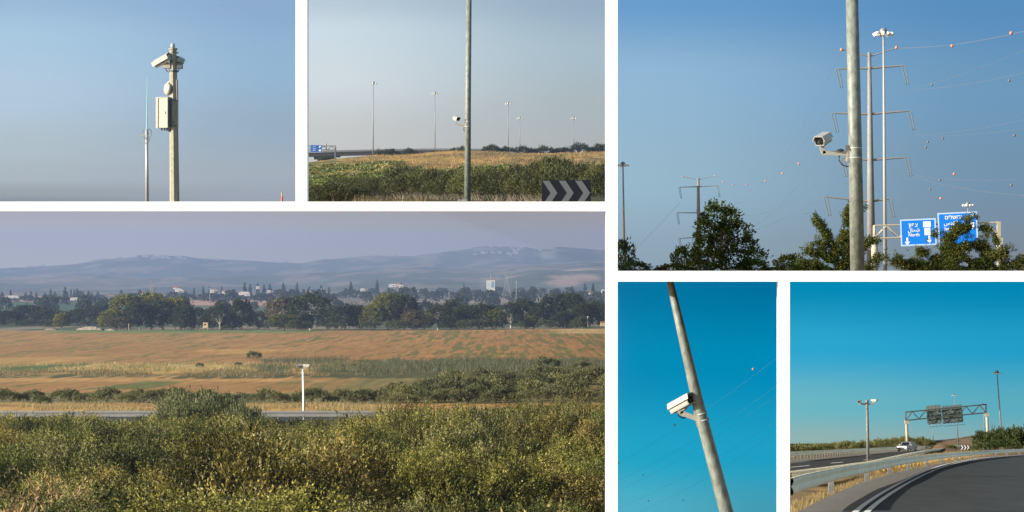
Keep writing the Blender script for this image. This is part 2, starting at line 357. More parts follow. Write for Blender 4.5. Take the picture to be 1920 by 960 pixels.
    grid_mesh('field_ground', X[:i + 1], D[:i + 1], Z[:i + 1], C[:i + 1], M['terr'])['kind'] = 'structure'
    grid_mesh('hills', X[i:], D[i:], Z[i:], C[i:], M['hill'])['kind'] = 'structure'
terrain3()
# road behind the thicket
def ribbon(name, A, B, m, lift=0.0, kind='structure'):
    mb = MB(); n = len(A); vs = [Vector(a) + Vector((0, 0, lift)) for a in A] + [Vector(b) + Vector((0, 0, lift)) for b in B]
    mb.add(vs, [(i, n + i, n + i + 1, i + 1) for i in range(n - 1)]); o = mb.build(name, m); o['kind'] = kind; return o
us = np.linspace(-70, 1145, 40)
ribbon('road', [Vector(((u - 960) / K * 229, 229, -14.60)) for u in us], [Vector(((u - 960) / K * 243, 243, -14.45)) for u in us], M['asphalt2'])

# --- upper middle view: slope with thicket, golden hill
CR_X = [560, 600, 650, 700, 760, 800, 850, 900, 1000, 1080, 1150]
CR_Y = [307, 302, 296, 292, 290, 287, 283, 284, 288, 286, 285]
def y2(px, D):
    cr = np.interp(px, CR_X, CR_Y); px = np.asarray(px, float); D = np.asarray(D, float)
    base = np.interp(np.log(D), np.log([84, 100, 150, 200, 260, 330, 400]), [386, 384.5, 372, 350, 331, 318, 310])
    base = base + 3 * sstep(560, 800, px) * 0
    t = sstep(380, 520, D); y = base * (1 - t) + cr * t; return y + 4 * sstep(540, 640, D)
def z2(px, D):
    X = (np.asarray(px) - 960) / K * D
    return zy(y2(px, D), D) + (fbm(X / 5, np.asarray(D) / 14, 31) - .5) * 1.1 * sstep(200, 300, D) * (1 - sstep(470, 520, D) * .8)
def terrain2():
    Ds = np.concatenate([np.geomspace(84, 560, 260), np.geomspace(570, 1250, 30)]); us = np.linspace(566, 1146, 260); U, D = np.meshgrid(us, Ds); X = (U - 960) / K * D
    Z = z2(U, D); Z = np.maximum(Z, zy(386.5, D)); Yp = y2(U, D); n1 = fbm(X / 7, D / 25, 41); n2 = fbm(X / 2, D / 8, 42)
    gold, green, dk = (.34, .20, .06), (.10, .11, .032), (.11, .085, .035)
    C = np.zeros(X.shape + (3,)) + (.05, .05, .02)
    C = mixc(C, green, sstep(205, 240, D)); g = sstep(330, 380, D + (n1 - .5) * 120 + 60 * sstep(780, 860, U) - 70 * (1 - sstep(620, 700, U)))
    C = mixc(C, gold, g); C = mixc(C, dk, g * sstep(.52, .64, n1) * .75); C = mixc(C, (.22, .17, .06), g * sstep(.45, .6, n2) * .5); C = mixc(C, green, g * sstep(.50, .62, n2) * (1 - sstep(640, 760, U)) * .85)
    C = mixc(C, green, g * sstep(.52, .62, n2) * sstep(930, 1000, U) * .5)
    grid_mesh('hillside_ground', X, D, Z, C, M['terr2'])['kind'] = 'structure'
terrain2()

# --- upper right view and upper left view: the ground their poles and trees stand on
def flat(name, x0, x1, D0, D1, y):
    a, b, c, d = P(x0, y, D0), P(x1, y, D0), P(x1, y, D1), P(x0, y, D1)
    MB().add([a, b, c, d], [(0, 1, 2, 3)]).build(name, M['ground'])['kind'] = 'structure'
flat('embankment_ground', 1150, 2000, 46, 1500, 518)
for a_, b_ in ((262, 290), (312, 344), (520, 538)): flat('hilltop_ground', a_, b_, 94.4, 95.6, 386.5)

# --- lower right view: motorway
def y6(D): return 830 + 7500.0 / D
def D6(y): return 7500.0 / (y - 830.0)
def G6(px, py, lift=0.0): D = D6(py); v = P(px, py, D); v.z += lift; return v
SK6_X = [1470, 1600, 1750, 1790, 1820, 1860, 2010]; SK6_Y = [832, 831, 826, 822, 817, 813, 811]
def smooth_path(pts, n):
    pts = np.array(pts, float); t = np.concatenate([[0], np.cumsum(np.hypot(*np.diff(pts, axis=0).T))]); s = np.linspace(0, t[-1], n)
    k = np.stack([np.interp(s, t, pts[:, i]) for i in (0, 1)], 1)
    for _ in range(3): k[1:-1] = (k[:-2] + 2 * k[1:-1] + k[2:]) / 4
    return k
def terrain6():
    yb = np.linspace(990, 838, 300); Ds = np.concatenate([7500 / (yb - 830), np.geomspace(960, 1800, 40)]); us = np.linspace(1471.5, 2010, 280)
    U, D = np.meshgrid(us, Ds); X = (U - 960) / K * D; Yp = y6(D); sk = np.interp(U, SK6_X, SK6_Y)
    t = sstep(700, 1500, D); Y = Yp * (1 - t) + sk * t + 5 * sstep(1500, 1800, D); Z = zy(Y, D)
    bumpm = np.exp(-((U - 1768) / 26) ** 2 - ((D - 620) / 110) ** 2) * 1.2; Z = Z + bumpm
    n1 = fbm(X / 3, D / 14, 51); n2 = fbm(X / .8, D / 4, 52)
    straw, dirt, gr = (.27, .185, .085), (.19, .135, .075), (.10, .10, .04)
    C = mixc(np.zeros(X.shape + (3,)) + straw, dirt, sstep(.45, .6, n1)); C = mixc(C, gr, sstep(.58, .68, n2) * .5)
    C = mixc(C, (.24, .14, .07), sstep(.1, .5, bumpm) * .8); C = mixc(C, (.22, .15, .11), sstep(900, 1200, D)); C = mixc(C, (.07, .09, .045), sstep(900, 1200, D) * sstep(.5, .6, n1))
    grid_mesh('verge_ground', X, D, Z + (n1 - .5) * .12, C, M['terr6'])['kind'] = 'structure'
terrain6()
line_o = smooth_path([(1585, 984), (1611, 960), (1645, 936), (1682, 914), (1722, 893), (1762, 877), (1800, 867.5), (1840, 861), (1880, 857.6), (1925, 855.5), (2010, 853)], 60)
line_i = smooth_path([(1605, 984), (1629, 960), (1658, 938), (1692, 916), (1730, 895), (1768, 878.6), (1804, 868.6), (1842, 861.8), (1881, 858.2), (1925, 856), (2010, 853.5)], 60)
def rib6(name, A, B, m, lift): return ribbon(name, [G6(*p) for p in A], [G6(*p) for p in B], m, lift)
rib6('road', line_o, [(2012, max(p[1], 853.2)) for p in line_o], M['asphalt'], .14)
sh = smooth_path([(1472, 984), (1500, 968), (1560, 936), (1620, 908), (1690, 888), (1760, 873), (1830, 861), (1900, 854.5), (2010, 851.5)], 60)
rib6('road_shoulder', sh, line_o, M['shoulder'], .12)
def off(A, k): return [(p[0] + k * (p[1] - 830) / 130 * 1.0, p[1]) for p in A]
rib6('road_marking', off(line_o, 1), off(line_o, 12), M['paint'], .146)
rib6('road_marking', off(line_i, 4), off(line_i, 15), M['paint'], .148)
# main carriageway beyond the barriers
ca = smooth_path([(1472, 874), (1550, 866), (1620, 858.5), (1690, 850), (1745, 845), (1800, 841.5), (1840, 840)], 50)
cb = smooth_path([(1472, 900), (1560, 884), (1630, 873), (1690, 859), (1740, 850), (1790, 843.5), (1850, 840.5)], 50)
rib6('motorway', ca, cb, M['asphalt'], .16)
rib6('motorway_shoulder', smooth_path([(1472, 868), (1550, 860.5), (1620, 854), (1690, 847), (1745, 843.3), (1800, 840), (1840, 839)], 50), ca, M['shoulder'], .15)
for x0, x1 in ((1484, 1520), (1560, 1582), (1622, 1634)):
    f = lambda x: 882.5 - (x - 1472) * .112
    rib6('lane_marking', [(x0, f(x0)), (x1, f(x1))], [(x0 - 4, f(x0) + 1.3), (x1 - 3, f(x1) + 1.1)], M['paint'], .165)

# ------------------------------------------------------------------ foliage
def leaf_quads(rng, c, d, L, Wd):
    """narrow four-cornered leaves centred on c pointing along d"""
    n = len(c); r = rng.normal(size=(n, 3)); s = np.cross(d, r); s /= np.linalg.norm(s, axis=1, keepdims=True) + 1e-9
    L = (L * rng.uniform(.7, 1.3, n))[:, None]; Wd = (Wd * rng.uniform(.7, 1.3, n))[:, None]
    return np.stack([c - d * L / 2, c + s * Wd / 2 - d * L * .05, c + d * L / 2, c - s * Wd / 2 - d * L * .05], 1)
def crown(seed, lobes, n, per, L, Wd, tuft, spread=.5, up=.35, cols=((.08, .10, .03),), lo=-.5, inner=.72, clump=1.2, mott=.5, gapt=.36):
    """leaf tufts spread through the outer volume of overlapping uneven lobes"""
    rng = np.random.default_rng(seed); lc = np.array([l[0] for l in lobes], float); lr = np.array([l[1] for l in lobes], float)
    w = lr[:, 0] * lr[:, 2]; idx = rng.choice(len(lobes), n, p=w / w.sum()); d = rng.normal(size=(n, 3)); d /= np.linalg.norm(d, axis=1, keepdims=True)
    bad = d[:, 2] < lo; d[bad, 2] *= -1
    rad = rng.uniform(inner, 1.05, n) ** .8; an = np.arctan2(d[:, 1], d[:, 0]); rad *= 1 + .16 * np.sin(an * 3 + idx) * np.sin(d[:, 2] * 5 + idx * 2) + .10 * np.sin(an * 7 + idx * 3)
    p = lc[idx] + d * rad[:, None] * lr[idx]; keep = np.ones(n, bool)
    for i in range(len(lobes)):
        q = (p - lc[i]) / lr[i]; keep &= ~((np.linalg.norm(q, axis=1) < .62) & (idx != i))
    gap = fbm(p[:, 0] * clump * 1.6 + 40, p[:, 1] * clump * 1.6 + p[:, 2] * clump * 1.9 + 40, seed) ; keep &= gap > gapt
    keep &= p[:, 2] > .02
    p, d, idx = p[keep], d[keep], idx[keep]; n = len(p); out = d * (1 - up) + np.array([0, 0, up]) + rng.normal(size=(n, 3)) * .25; out /= np.linalg.norm(out, axis=1, keepdims=True)
    cb = np.array(cols); cf = fbm(p[:, 0] * clump, p[:, 2] * clump + p[:, 1] * clump * .7, seed + 7) * (len(cols) - .001)
    ci = np.clip(((cf - .5 * len(cols)) * 1.9 + .5 * len(cols)), 0, len(cols) - 1.001).astype(int); col = cb[ci] * rng.uniform(1 - mott, 1 + mott, n)[:, None] ** .8
    Qs, Cs = [], []
    for k in range(per):
        t = rng.uniform(0, 1, n)[:, None]; side = rng.normal(size=(n, 3)); side /= np.linalg.norm(side, axis=1, keepdims=True)
        c = p + out * (t - .2) * tuft + side * tuft * .22 * (1.1 - t); dd = out * (1 - spread) + side * spread; dd /= np.linalg.norm(dd, axis=1, keepdims=True)
        Qs.append(leaf_quads(rng, c, dd, L, Wd)); Cs.append(col * rng.uniform(.8, 1.25, n)[:, None])
    return np.concatenate(Qs), np.concatenate(Cs)
def stems(seed, h, spread, n, r, m, straight=False):
    rng = random.Random(seed); mb = MB()
    if straight: mb.tube([(0, 0, -.3), (.05, 0, h * .4), (0, .05, h * .85)], [r, r * .7, r * .25], 7)
    for i in range(n):
        a = rng.uniform(0, 6.28); z0 = h * rng.uniform(.2, .55) if straight else 0; e = spread * rng.uniform(.5, 1)
        p0 = Vector((0, 0, z0)) if straight else Vector((math.cos(a) * .1, math.sin(a) * .1, -.3)); p2 = Vector((math.cos(a) * e, math.sin(a) * e, z0 + (h - z0) * rng.uniform(.6, .95)))
        p1 = p0.lerp(p2, .5) + Vector((rng.uniform(-.1, .1) * e, rng.uniform(-.1, .1) * e, -.08 * h)); k = .45 if straight else .7
        mb.tube([p0, p1, p2], [r * k, r * k * .6, r * k * .2], 5)
        for j in range(2):
            b = a + rng.uniform(-1, 1); q = p1.lerp(p2, rng.uniform(.1, .6)); mb.tube([q, q + Vector((math.cos(b), math.sin(b), rng.uniform(.5, 1.2))) * spread * .35], [r * k * .4, r * k * .12], 4)
    return mb
class Plant:
    def __init__(s, name, Q, C, st, stm, lm, cn='foliage', sn='stems'):
        s.Q, s.C, s.name, s.lm, s.cn, s.sn = Q, C, name, lm, cn, sn; s.me = quads_mesh(cn, Q, C, lm); s.st = st.build(sn, stm) if st else None; s.H = float(np.quantile(Q[:, :, 2], .997)); s.Rw = float(np.quantile(np.abs(Q[:, :, 0]), .985))
        if s.st: COL.objects.unlink(s.st)
def place(pl, loc, sc, rz, label, group, rect=None, tint=(1, 1, 1), cat='shrub', name=None, sz=None, h=None, hw=None):
    """a plant on its own root: shares the kind's mesh, or carries a trimmed crown where it would grow through a frame"""
    if hw: sc = hw / pl.Rw
    if h: sz = h / pl.H
    root = empty(name or pl.name, loc, label, cat, group); root.rotation_euler.z = rz; S = (sc, sc, sz or sc); root.scale = S; me = pl.me
    if rect:
        Mx = Matrix.Translation(loc) @ Matrix.Rotation(rz, 4, 'Z') @ Matrix.Diagonal((*S, 1)); A = np.array(Mx)
        c = pl.Q.mean(1) @ A[:3, :3].T + A[:3, 3]; u = 960 + c[:, 0] / c[:, 1] * K; v = 480 - c[:, 2] / c[:, 1] * K
        k = (u > rect[0]) & (u < rect[2]) & (v > rect[1]) & (v < rect[3])
        if k.sum() < 40: bpy.data.objects.remove(root); return None
        if not k.all(): me = quads_mesh(pl.cn, pl.Q[k], pl.C[k], pl.lm)
    o = bpy.data.objects.new(pl.cn, me); COL.objects.link(o); o.parent = root; o.color = (*tint, 1)
    if pl.st and (not rect or (k.all() or (rect[0] + 12 < 960 + loc[0] / loc[1] * K < rect[2] - 12 - 5500 * pl.Rw * sc / loc[1] and not rect[3] < 900))):
        t = pl.st.copy(); COL.objects.link(t); t.parent = root
    return root
def blades(name, pts, h, w, cols, label, seed=0, lean=.25, m=None):
    """upright grass blades rooted at pts (n,3): nobody could count them"""
    rng = np.random.default_rng(seed); pts = np.asarray(pts, float); n = len(pts); hh = (h * rng.uniform(.5, 1.3, n))[:, None]; a = rng.uniform(0, 6.28, n)
    s = np.stack([np.cos(a), np.sin(a) * .5, a * 0], 1) * w / 2; t = np.stack([rng.normal(size=n) * lean, rng.normal(size=n) * lean, np.ones(n)], 1) * hh
    Q = np.stack([pts - s, pts + s, pts + s * .2 + t, pts - s * .2 + t], 1); C = np.array(cols)[rng.integers(0, len(cols), n)] * rng.uniform(.7, 1.3, n)[:, None]
    o = bpy.data.objects.new(name, quads_mesh(name, Q, C, m or M['grass'])); COL.objects.link(o); return tag(o, label, 'grass', kind='stuff')

def lobes(seed, n, R, H, z0=.45, r=(.45, .7)):
    g = random.Random(seed); L = [((0, 0, H * z0), (R * .62, R * .62, H * .5))]
    for i in range(n):
        a = 6.283 * i / n + g.uniform(-.3, .3); k = g.uniform(*r); e = R * (1 - k) * g.uniform(.8, 1.15); zz = H * g.uniform(z0 * .7, z0 * 1.35)
        L.append(((math.cos(a) * e, math.sin(a) * e, zz), (R * k, R * k, min(H - zz, H * .5) * g.uniform(.8, 1.15))))
    return L
OL = ((.042, .047, .013), (.088, .092, .023), (.14, .14, .04), (.19, .182, .066), (.066, .071, .018))
thick = [Plant('shrub', *crown(100 + i, lobes(i, 9, 3.2, 3.7, .46, (.24, .46)), 9600, 6, .098, .044, .26, .48, .38, OL, lo=-.3, inner=.66, clump=.8, gapt=.40),
               stems(i, 3.3, 2.4, 9, .07, M['twig']), M['twig'], M['leafo']) for i in range(6)]
silver = Plant('shrub', *crown(131, lobes(31, 7, 3.2, 3.6, .45), 4200, 7, .20, .06, .42, .3, .6, ((.09, .105, .038), (.155, .165, .07), (.045, .055, .018)), lo=-.2, inner=.65, clump=.9), stems(31, 3.2, 2.4, 9, .06, M['twig']), M['twig'], M['leafo'])
bare = Plant('shrub', *crown(141, lobes(33, 5, 2.8, 3.0, .42), 900, 6, .14, .05, .3, .4, .5, ((.24, .2, .11), (.17, .15, .07)), lo=-.1, inner=.7), stems(35, 3.0, 2.4, 34, .035, M['twig']), M['twig'], M['leafo'])
low = [Plant('shrub', *crown(150 + i, lobes(50 + i, 5, 1.7, 1.9, .42), 1500, 5, .17, .07, .26, .4, .4, ((.095, .10, .04), (.15, .152, .066), (.215, .21, .10)), lo=-.25, inner=.6),
             stems(50 + i, 1.6, 1.2, 5, .04, M['twig']), M['twig'], M['leafo']) for i in range(4)]
R3 = (-400, 390, 1146, 2000)
rng = random.Random(5)
# the thicket in front of the road
def zone3(u): return ' ' + ['over the left tree line', 'over the big clump', 'behind the wooden cabin', 'over the tall eucalyptus', 'over the bright tree group', 'near the white tower', 'by the corner post'][int(min(6, max(0, (u + 60) / 172)))]
def zone(u, D):
    a = ['by the frame edge', 'under the barrier start', 'below the silvery clump', 'below the white pole', 'past the white pole', 'below the reeds', 'by the corner post'][int(min(6, max(0, (u + 60) / 172)))]
    b_ = ', bottom edge' if D < 95 else (', lower middle' if D < 130 else (', upper middle' if D < 172 else ', thicket top'))
    return ' ' + a + b_
rows = np.arange(66, 218, 5.4); cnt = 0
PATCH = [(.95, .95, .95), (1.35, 1.28, .9), (.58, .64, .56), (1.4, 1.34, 1.15), (.82, .92, .66), (1.2, 1.0, .8)]
LB = ['olive green leafy shrub in the thicket', 'yellow green bushy shrub in the thicket',
      'dark green shrub in the thicket', 'light olive shrub in the thicket',
      'mossy green spreading shrub in the thicket', 'brownish olive shrub in the thicket']
for ri, D in enumerate(rows):
    x0, x1 = (-70 - 960) / K * D, (1150 - 960) / K * D; n = int((x1 - x0) / 5.7) + 1
    for j in range(n):
        X = x0 + (j + .5 * (ri % 2) + rng.uniform(-.25, .25)) * 5.7; Dj = D + rng.uniform(-1.4, 1.4); u = 960 + X / Dj * K
        if u > 1150: continue
        s = rng.uniform(.78, 1.35)
        g0 = float(z3(u, Dj)); hmax = None
        if Dj > 150:
            lim = -5 + float(np.interp(u, [-80, 0, 30, 60, 100, 130, 230, 250, 300, 460, 470, 560, 610, 640, 690, 760, 860, 1000, 1147], [795, 790, 778, 800, 768, 800, 806, 790, 782, 785, 815, 806, 786, 800, 785, 762, 772, 762, 755])) + rng.uniform(-3, 8)
            hmax = (zy(lim, Dj) - g0) / 4.0
            if hmax < .35: continue
        k = 0 if rng.random() < .91 else 1; ti = rng.randrange(6)
        pl = bare if (k and Dj < 190) else thick[rng.randrange(6)]
        if pl is bare: s *= 1.1
        szz = s * rng.uniform(.55, 1.15) if hmax is None else min(hmax, 1.7); tn = PATCH[ti]
        place(pl, Vector((X, Dj, g0 - .1)), s, rng.uniform(0, 6.28), ('half bare shrub of pale twigs in the thicket' if pl is bare else LB[ti]) + zone(u, Dj), 'shrubs of the foreground thicket', R3, tn, sz=szz); cnt += 1
for i in range(40):
    u = -55 + i * 30 + rng.uniform(-8, 8)
    if 320 < u < 460 or u > 1125: continue
    D = rng.uniform(210, 217); g0 = float(z3(u, D)); top = rng.uniform(783, 793) if u < 740 else rng.uniform(766, 782)
    place(thick[i % 6], Vector(((u - 960) / K * D, D, g0 - .1)), 1, i * 1.3, rng.choice(['olive', 'dark', 'dusty green', 'yellowish']) + ' shrub of the last row against the barrier' + zone(u, 216).split(',')[0], 'shrubs of the foreground thicket', R3, PATCH[i % 6], h=zy(top, D) - g0, hw=rng.uniform(1.5, 2.3))
# the pale shrub that overlaps the barrier
for u, D, top, s, lb in ((362, 216, 741, .95, 'silvery green shrub standing highest against the road barrier'), (412, 214, 744, .9, 'silvery shrub just beside the tallest one at the road barrier'), (340, 208, 764, .7, 'small silvery shrub below the tall pair at the road barrier'), (452, 210, 768, .75, 'grey green shrub at the thin end of the silvery clump by the barrier')):
    g0 = float(z3(u, D)); place(silver, Vector(((u - 960) / K * D, D, g0)), s, s * 5, lb, None, R3, sz=(zy(top, D) - g0) / 3.65)
# shrubs between the road and the fields
for i in range(50):
    u = -60 + i * 24.4 + rng.uniform(-6, 6); D = rng.uniform(262, 280); s = rng.uniform(.55, .85)
    place(low[i % 4], Vector(((u - 960) / K * D, D, float(z3(u, D)) - .05)), s, rng.uniform(0, 6), rng.choice(['low', 'wide', 'ragged', 'dense']) + ' grey green bush just past the road' + zone(u, 200).split(',')[0], 'shrubs just past the road', R3, rng.choice([(1, 1, 1), (.85, .9, .8), (1.2, 1.2, 1.1)]), 'bush', 'bush')
for i in range(84):
    t = rng.random(); u = 660 + 500 * t ** .7; D = rng.uniform(268, 290 + (u - 640) * .30); s = rng.uniform(.75, 1.2)
    place(low[i % 4], Vector(((u - 960) / K * D, D, float(z3(u, D)) - .05)), s, rng.uniform(0, 6), ['small', 'medium', 'large'][int(min(2, (s - .75) / .15))] + ' grey green bush in the ' + ['front', 'middle', 'back'][int(min(2, (D - 268) / 55))] + ' scrub' + zone(u, 200).split(',')[0], 'shrubs of the scrub past the road', R3, rng.choice([(1, 1, 1), (.7, .75, .7), (1.3, 1.25, 1.1)]), 'bush', 'bush')
for u, y, D, s, lb in ((477, 679, 640, 1.15, 'lone dark round bush at the lower edge of the brown field'), (375, 689, 560, .55, 'small dark bush in the golden grass strip'), (1028, 712, 470, 1.4, 'large dark bush standing out of the reeds'), (447, 688, 570, .55, 'small bush in tall grass beside the lone round bush')):
    place(low[1], Vector(((u - 960) / K * D, D, float(z3(u, D)) - .2)), s, 1, lb, None, R3, (.75, .85, .7), 'bush', 'bush')
# grass strips
def strip3(n, u0, u1, D0, D1, seed, th=.46):
    r = np.random.default_rng(seed); n *= 2; u = r.uniform(u0, u1, n); D = r.uniform(D0, D1, n); X = (u - 960) / K * D
    k = fbm(X / 7, D / 22, seed + 5) + .25 * (fbm(X / 1.5, D / 5, seed) - .5) > th + .12 * sstep(.8, 1, np.abs(2 * (D - D0) / (D1 - D0) - 1)) + .5 * sstep(.75, 1, np.abs(2 * (u - u0) / (u1 - u0) - 1)) * ((u < 800) & (u > 200)); return np.stack([X, D, z3(u, D) - .05], 1)[k]
blades('dry_grass', strip3(16000, -65, 1140, 246, 261, 1), .40, .04, ((.42, .30, .12), (.32, .23, .09), (.18, .16, .06)), 'golden dry grass along the road edge')
blades('reeds', strip3(34000, 430, 1140, 480, 640, 2), 1.0, .05, ((.085, .092, .035), (.12, .12, .05), (.06, .07, .025)), 'dark green reeds in a belt across the fields')
blades('reeds', strip3(14000, -65, 700, 470, 520, 3), .6, .06, ((.14, .115, .045), (.24, .165, .06), (.08, .085, .03)), 'brown and golden reeds beside the striped field')
blades('dry_grass', strip3(12000, -65, 760, 525, 600, 4), .55, .08, ((.40, .27, .10), (.30, .22, .09), (.16, .16, .05)), 'golden tall grass strip below the brown field')

# ---- trees of the lower view
def tree_kind(seed, R, H, cols, n=5200, L=.60, Wd=.38, z0=.55, name='tree', bark='bark', nl=7, lo=-.6, up=.2, trunk=.28):
    return Plant(name, *crown(seed, lobes(seed, nl, R, H, z0), n, 5, L, Wd, .8, .6, up, cols, lo=lo, inner=.55, clump=.32, mott=.35), stems(seed, H * .8, R * .75, 7, trunk, M[bark], True), M[bark], M['leaf'], 'crown', 'trunk')
DKG = ((.022, .034, .010), (.04, .055, .015), (.062, .078, .022)); YLG = ((.09, .105, .012), (.16, .16, .02), (.05, .065, .012)); BRG = ((.10, .09, .04), (.14, .10, .045), (.065, .07, .03))
dark_t = [tree_kind(200 + i, 6, 13, DKG, name='leafy_tree') for i in range(3)]
yel_t = [tree_kind(210 + i, 6, 13, YLG, name='leafy_tree') for i in range(2)]
brn_t = [tree_kind(220, 6, 13, BRG, n=4000, name='leafy_tree')]
open_t = [tree_kind(230 + i, 5.5, 14, DKG, n=2300, z0=.66, nl=6, bark='barkp', name='leafy_tree', trunk=.34) for i in range(2)]
TL = [ # x, top, width, kind, D, label
 (-12, 588, 60, 'd', 1420, 'dark tree cut by the frame edge'), (14, 582, 56, 'd', 1400, 'dark spreading tree second in the left tree line'), (52, 572, 60, 'd', 1410, 'tall dark tree peaking over the left tree line'),
 (88, 577, 56, 'd', 1400, 'dark round tree behind the small bright green one'), (126, 584, 50, 'd', 1420, 'low dark tree between taller ones at the sandy bank'), (158, 578, 56, 'd', 1400, 'dark tree above the limestone bank'), (190, 569, 46, 'd', 1380, 'dark tree touching the big yellow green clump'),
 (115, 586, 27, 'y', 1200, 'small bright green tree in front of the dark tree line'),
 (207, 578, 44, 'y', 1170, 'low yellow green tree forming the west flank of the big clump'), (236, 552, 56, 'y', 1190, 'broad yellow topped tree of the big clump'), (262, 566, 50, 'd', 1160, 'dark olive tree in the middle of the big clump'), (284, 548, 52, 'y', 1200, 'highest tree of the big clump with a pale crown tip'),
 (305, 560, 52, 'd', 1165, 'dense dark tree right of the highest clump tree'), (328, 557, 54, 'y', 1190, 'rounded olive tree towards the end of the big clump'), (345, 572, 40, 'd', 1155, 'dark tree closing the big clump beside the cabin'), (226, 594, 40, 'b', 1150, 'brownish low tree at the foot of the big clump'),
 (372, 577, 44, 'd', 1260, 'hazy dark tree behind the wooden cabin'), (398, 582, 40, 'd', 1250, 'thin dark tree behind the green pole'), (412, 566, 42, 'o', 1240, 'open branched dark tree behind the green pole'), (453, 560, 38, 'd', 1200, 'tall narrow dark tree standing free of its neighbours'), (436, 590, 34, 'd', 1210, 'low dark tree at the foot of the tall narrow one'), (485, 583, 40, 'd', 1260, 'hazy dark tree before the brown crowned tree'),
 (527, 555, 52, 'b', 1190, 'brown crowned tree beside the tall dark eucalyptus'), (533, 590, 62, 'y', 1150, 'low yellow green tree under the brown crown'), (582, 545, 70, 'o', 1170, 'tall dark eucalyptus with a pale bare trunk'), (556, 556, 44, 'd', 1200, 'dark tree squeezed between brown crown and eucalyptus'), (568, 588, 40, 'd', 1160, 'dark low tree at the eucalyptus foot'),
 (618, 574, 44, 'd', 1230, 'first of the even dark trees after the eucalyptus'), (645, 570, 42, 'd', 1220, 'middle of the even dark trees after the eucalyptus'), (668, 572, 40, 'd', 1230, 'last of the even dark trees before the yellow green ones'),
 (701, 566, 50, 'y', 1170, 'sloping yellow green tree starting the bright group'), (727, 550, 56, 'y', 1190, 'highest yellow green tree of the bright group'), (757, 553, 56, 'd', 1180, 'round dark olive tree beside the highest bright one'), (776, 582, 40, 'b', 1150, 'brownish low tree with dead twigs'), (796, 586, 36, 'y', 1150, 'small yellow green tree before the forked one'),
 (821, 568, 50, 'o', 1160, 'forked tree with pale branching trunk'), (850, 560, 42, 'd', 1210, 'hazy dark tree behind the forked one'), (845, 592, 40, 'd', 1150, 'low dark tree beside the forked trunk'), (872, 572, 44, 'd', 1170, 'dark tree between forked and wide ones'), (905, 568, 58, 'd', 1165, 'wide deep green tree near the white tower'), (930, 580, 40, 'y', 1160, 'green tree at the shoulder of the wide one'),
 (958, 564, 48, 'o', 1230, 'open dark tree below the lattice pylon'), (985, 560, 48, 'd', 1240, 'dark tree just past the lattice pylon'), (1006, 574, 40, 'o', 1200, 'slim eucalyptus with visible trunk'), (1000, 592, 34, 'y', 1170, 'small bright tree among dark trunks'), (1032, 552, 56, 'd', 1250, 'tallest dark tree on the east side'), (1062, 549, 60, 'd', 1250, 'massive dark tree next to the tallest'),
 (1055, 584, 44, 'd', 1190, 'lower dark tree below the massive one'), (1092, 566, 48, 'd', 1230, 'dark tree beyond the massive one'), (1118, 566, 46, 'd', 1240, 'dark tree before the frame post'), (1140, 570, 40, 'd', 1230, 'dark tree partly hidden by the frame post'), (1080, 590, 36, 'd', 1190, 'low tree by the thin pole')]
ctr = 0
for x, top, w, k, D, lb in TL:
    pl = {'d': dark_t, 'y': yel_t, 'b': brn_t, 'o': open_t}[k]; pl = pl[ctr % len(pl)]; ctr += 1
    g0 = float(z3(x, D)) - .3; R_ = w / 2 / K * D; h = zy(top, D) - g0
    place(pl, Vector(((x - 960) / K * D, D, g0)), 1, ctr * 1.7, lb, 'trees beyond the brown field', R3, rng.choice([(1, 1, 1), (.85, .9, .9), (1.15, 1.1, 1)]), 'tree', h=h, hw=R_ * 1.08)
for i in range(40):     # under-storey along the foot of the trees
    u = rng.choice([rng.uniform(360, 1135), rng.uniform(-60, 190)]); D = rng.uniform(1135, 1150) if u > 190 else 1370
    place(low[i % 4], Vector(((u - 960) / K * D, D, float(z3(u, D)) - .3)), rng.uniform(1.3, 2.6), i, 'low dark bush at the tree line foot' + zone3(u), 'bushes at the foot of the tree line', R3, (.5, .6, .45), 'bush', 'bush')
# far trees round the village
cyp = Plant('conifer', *crown(300, [((0, 0, 3.2), (1.9, 1.9, 3.4)), ((0, 0, 7), (1.35, 1.35, 3.8)), ((0, 0, 10.2), (.75, .75, 3))], 420, 3, .9, .55, .8, .5, .5, DKG, inner=.5, clump=.6), stems(1, 8, .4, 2, .2, M['bark'], True), M['bark'], M['leaf'], 'crown', 'trunk')
farr = Plant('round_tree', *crown(310, lobes(310, 5, 4.2, 7.5, .5), 450, 3, 1.2, .9, .9, .6, .2, DKG, inner=.5, clump=.4), stems(2, 5, 2, 3, .25, M['bark'], True), M['bark'], M['leaf'], 'crown', 'trunk')
CX = [4, 20, 48, 58, 68, 84, 95, 103, 122, 126, 133, 139, 145, 151, 156, 166, 172, 183, 227, 262, 330, 343, 364, 381, 393, 406, 416, 459, 469, 483, 495, 506, 531, 534, 557, 569, 602, 617, 658, 707, 708, 751, 870, 1097, 1112]
CT = [547, 543, 548, 546, 548, 549, 541, 547, 538, 548, 541, 543, 541, 545, 546, 546, 549, 547, 543, 543, 540, 542, 540, 537, 538, 541, 536, 530, 533, 531, 534, 533, 530, 536, 530, 542, 535, 538, 528, 525, 530, 531, 531, 532, 532]
for i, (x, t) in enumerate(zip(CX, CT)):
    D = 2900 + (i * 137 % 500); g0 = float(z3(x, D)) - .5; h = zy(t, D) - g0
    place(cyp, Vector(((x - 960) / K * D, D, g0)), rng.uniform(.8, 1.7), i, 'dark pointed village conifer' + zone3(x), 'pointed conifers of the far village', R3, cat='tree', h=h)
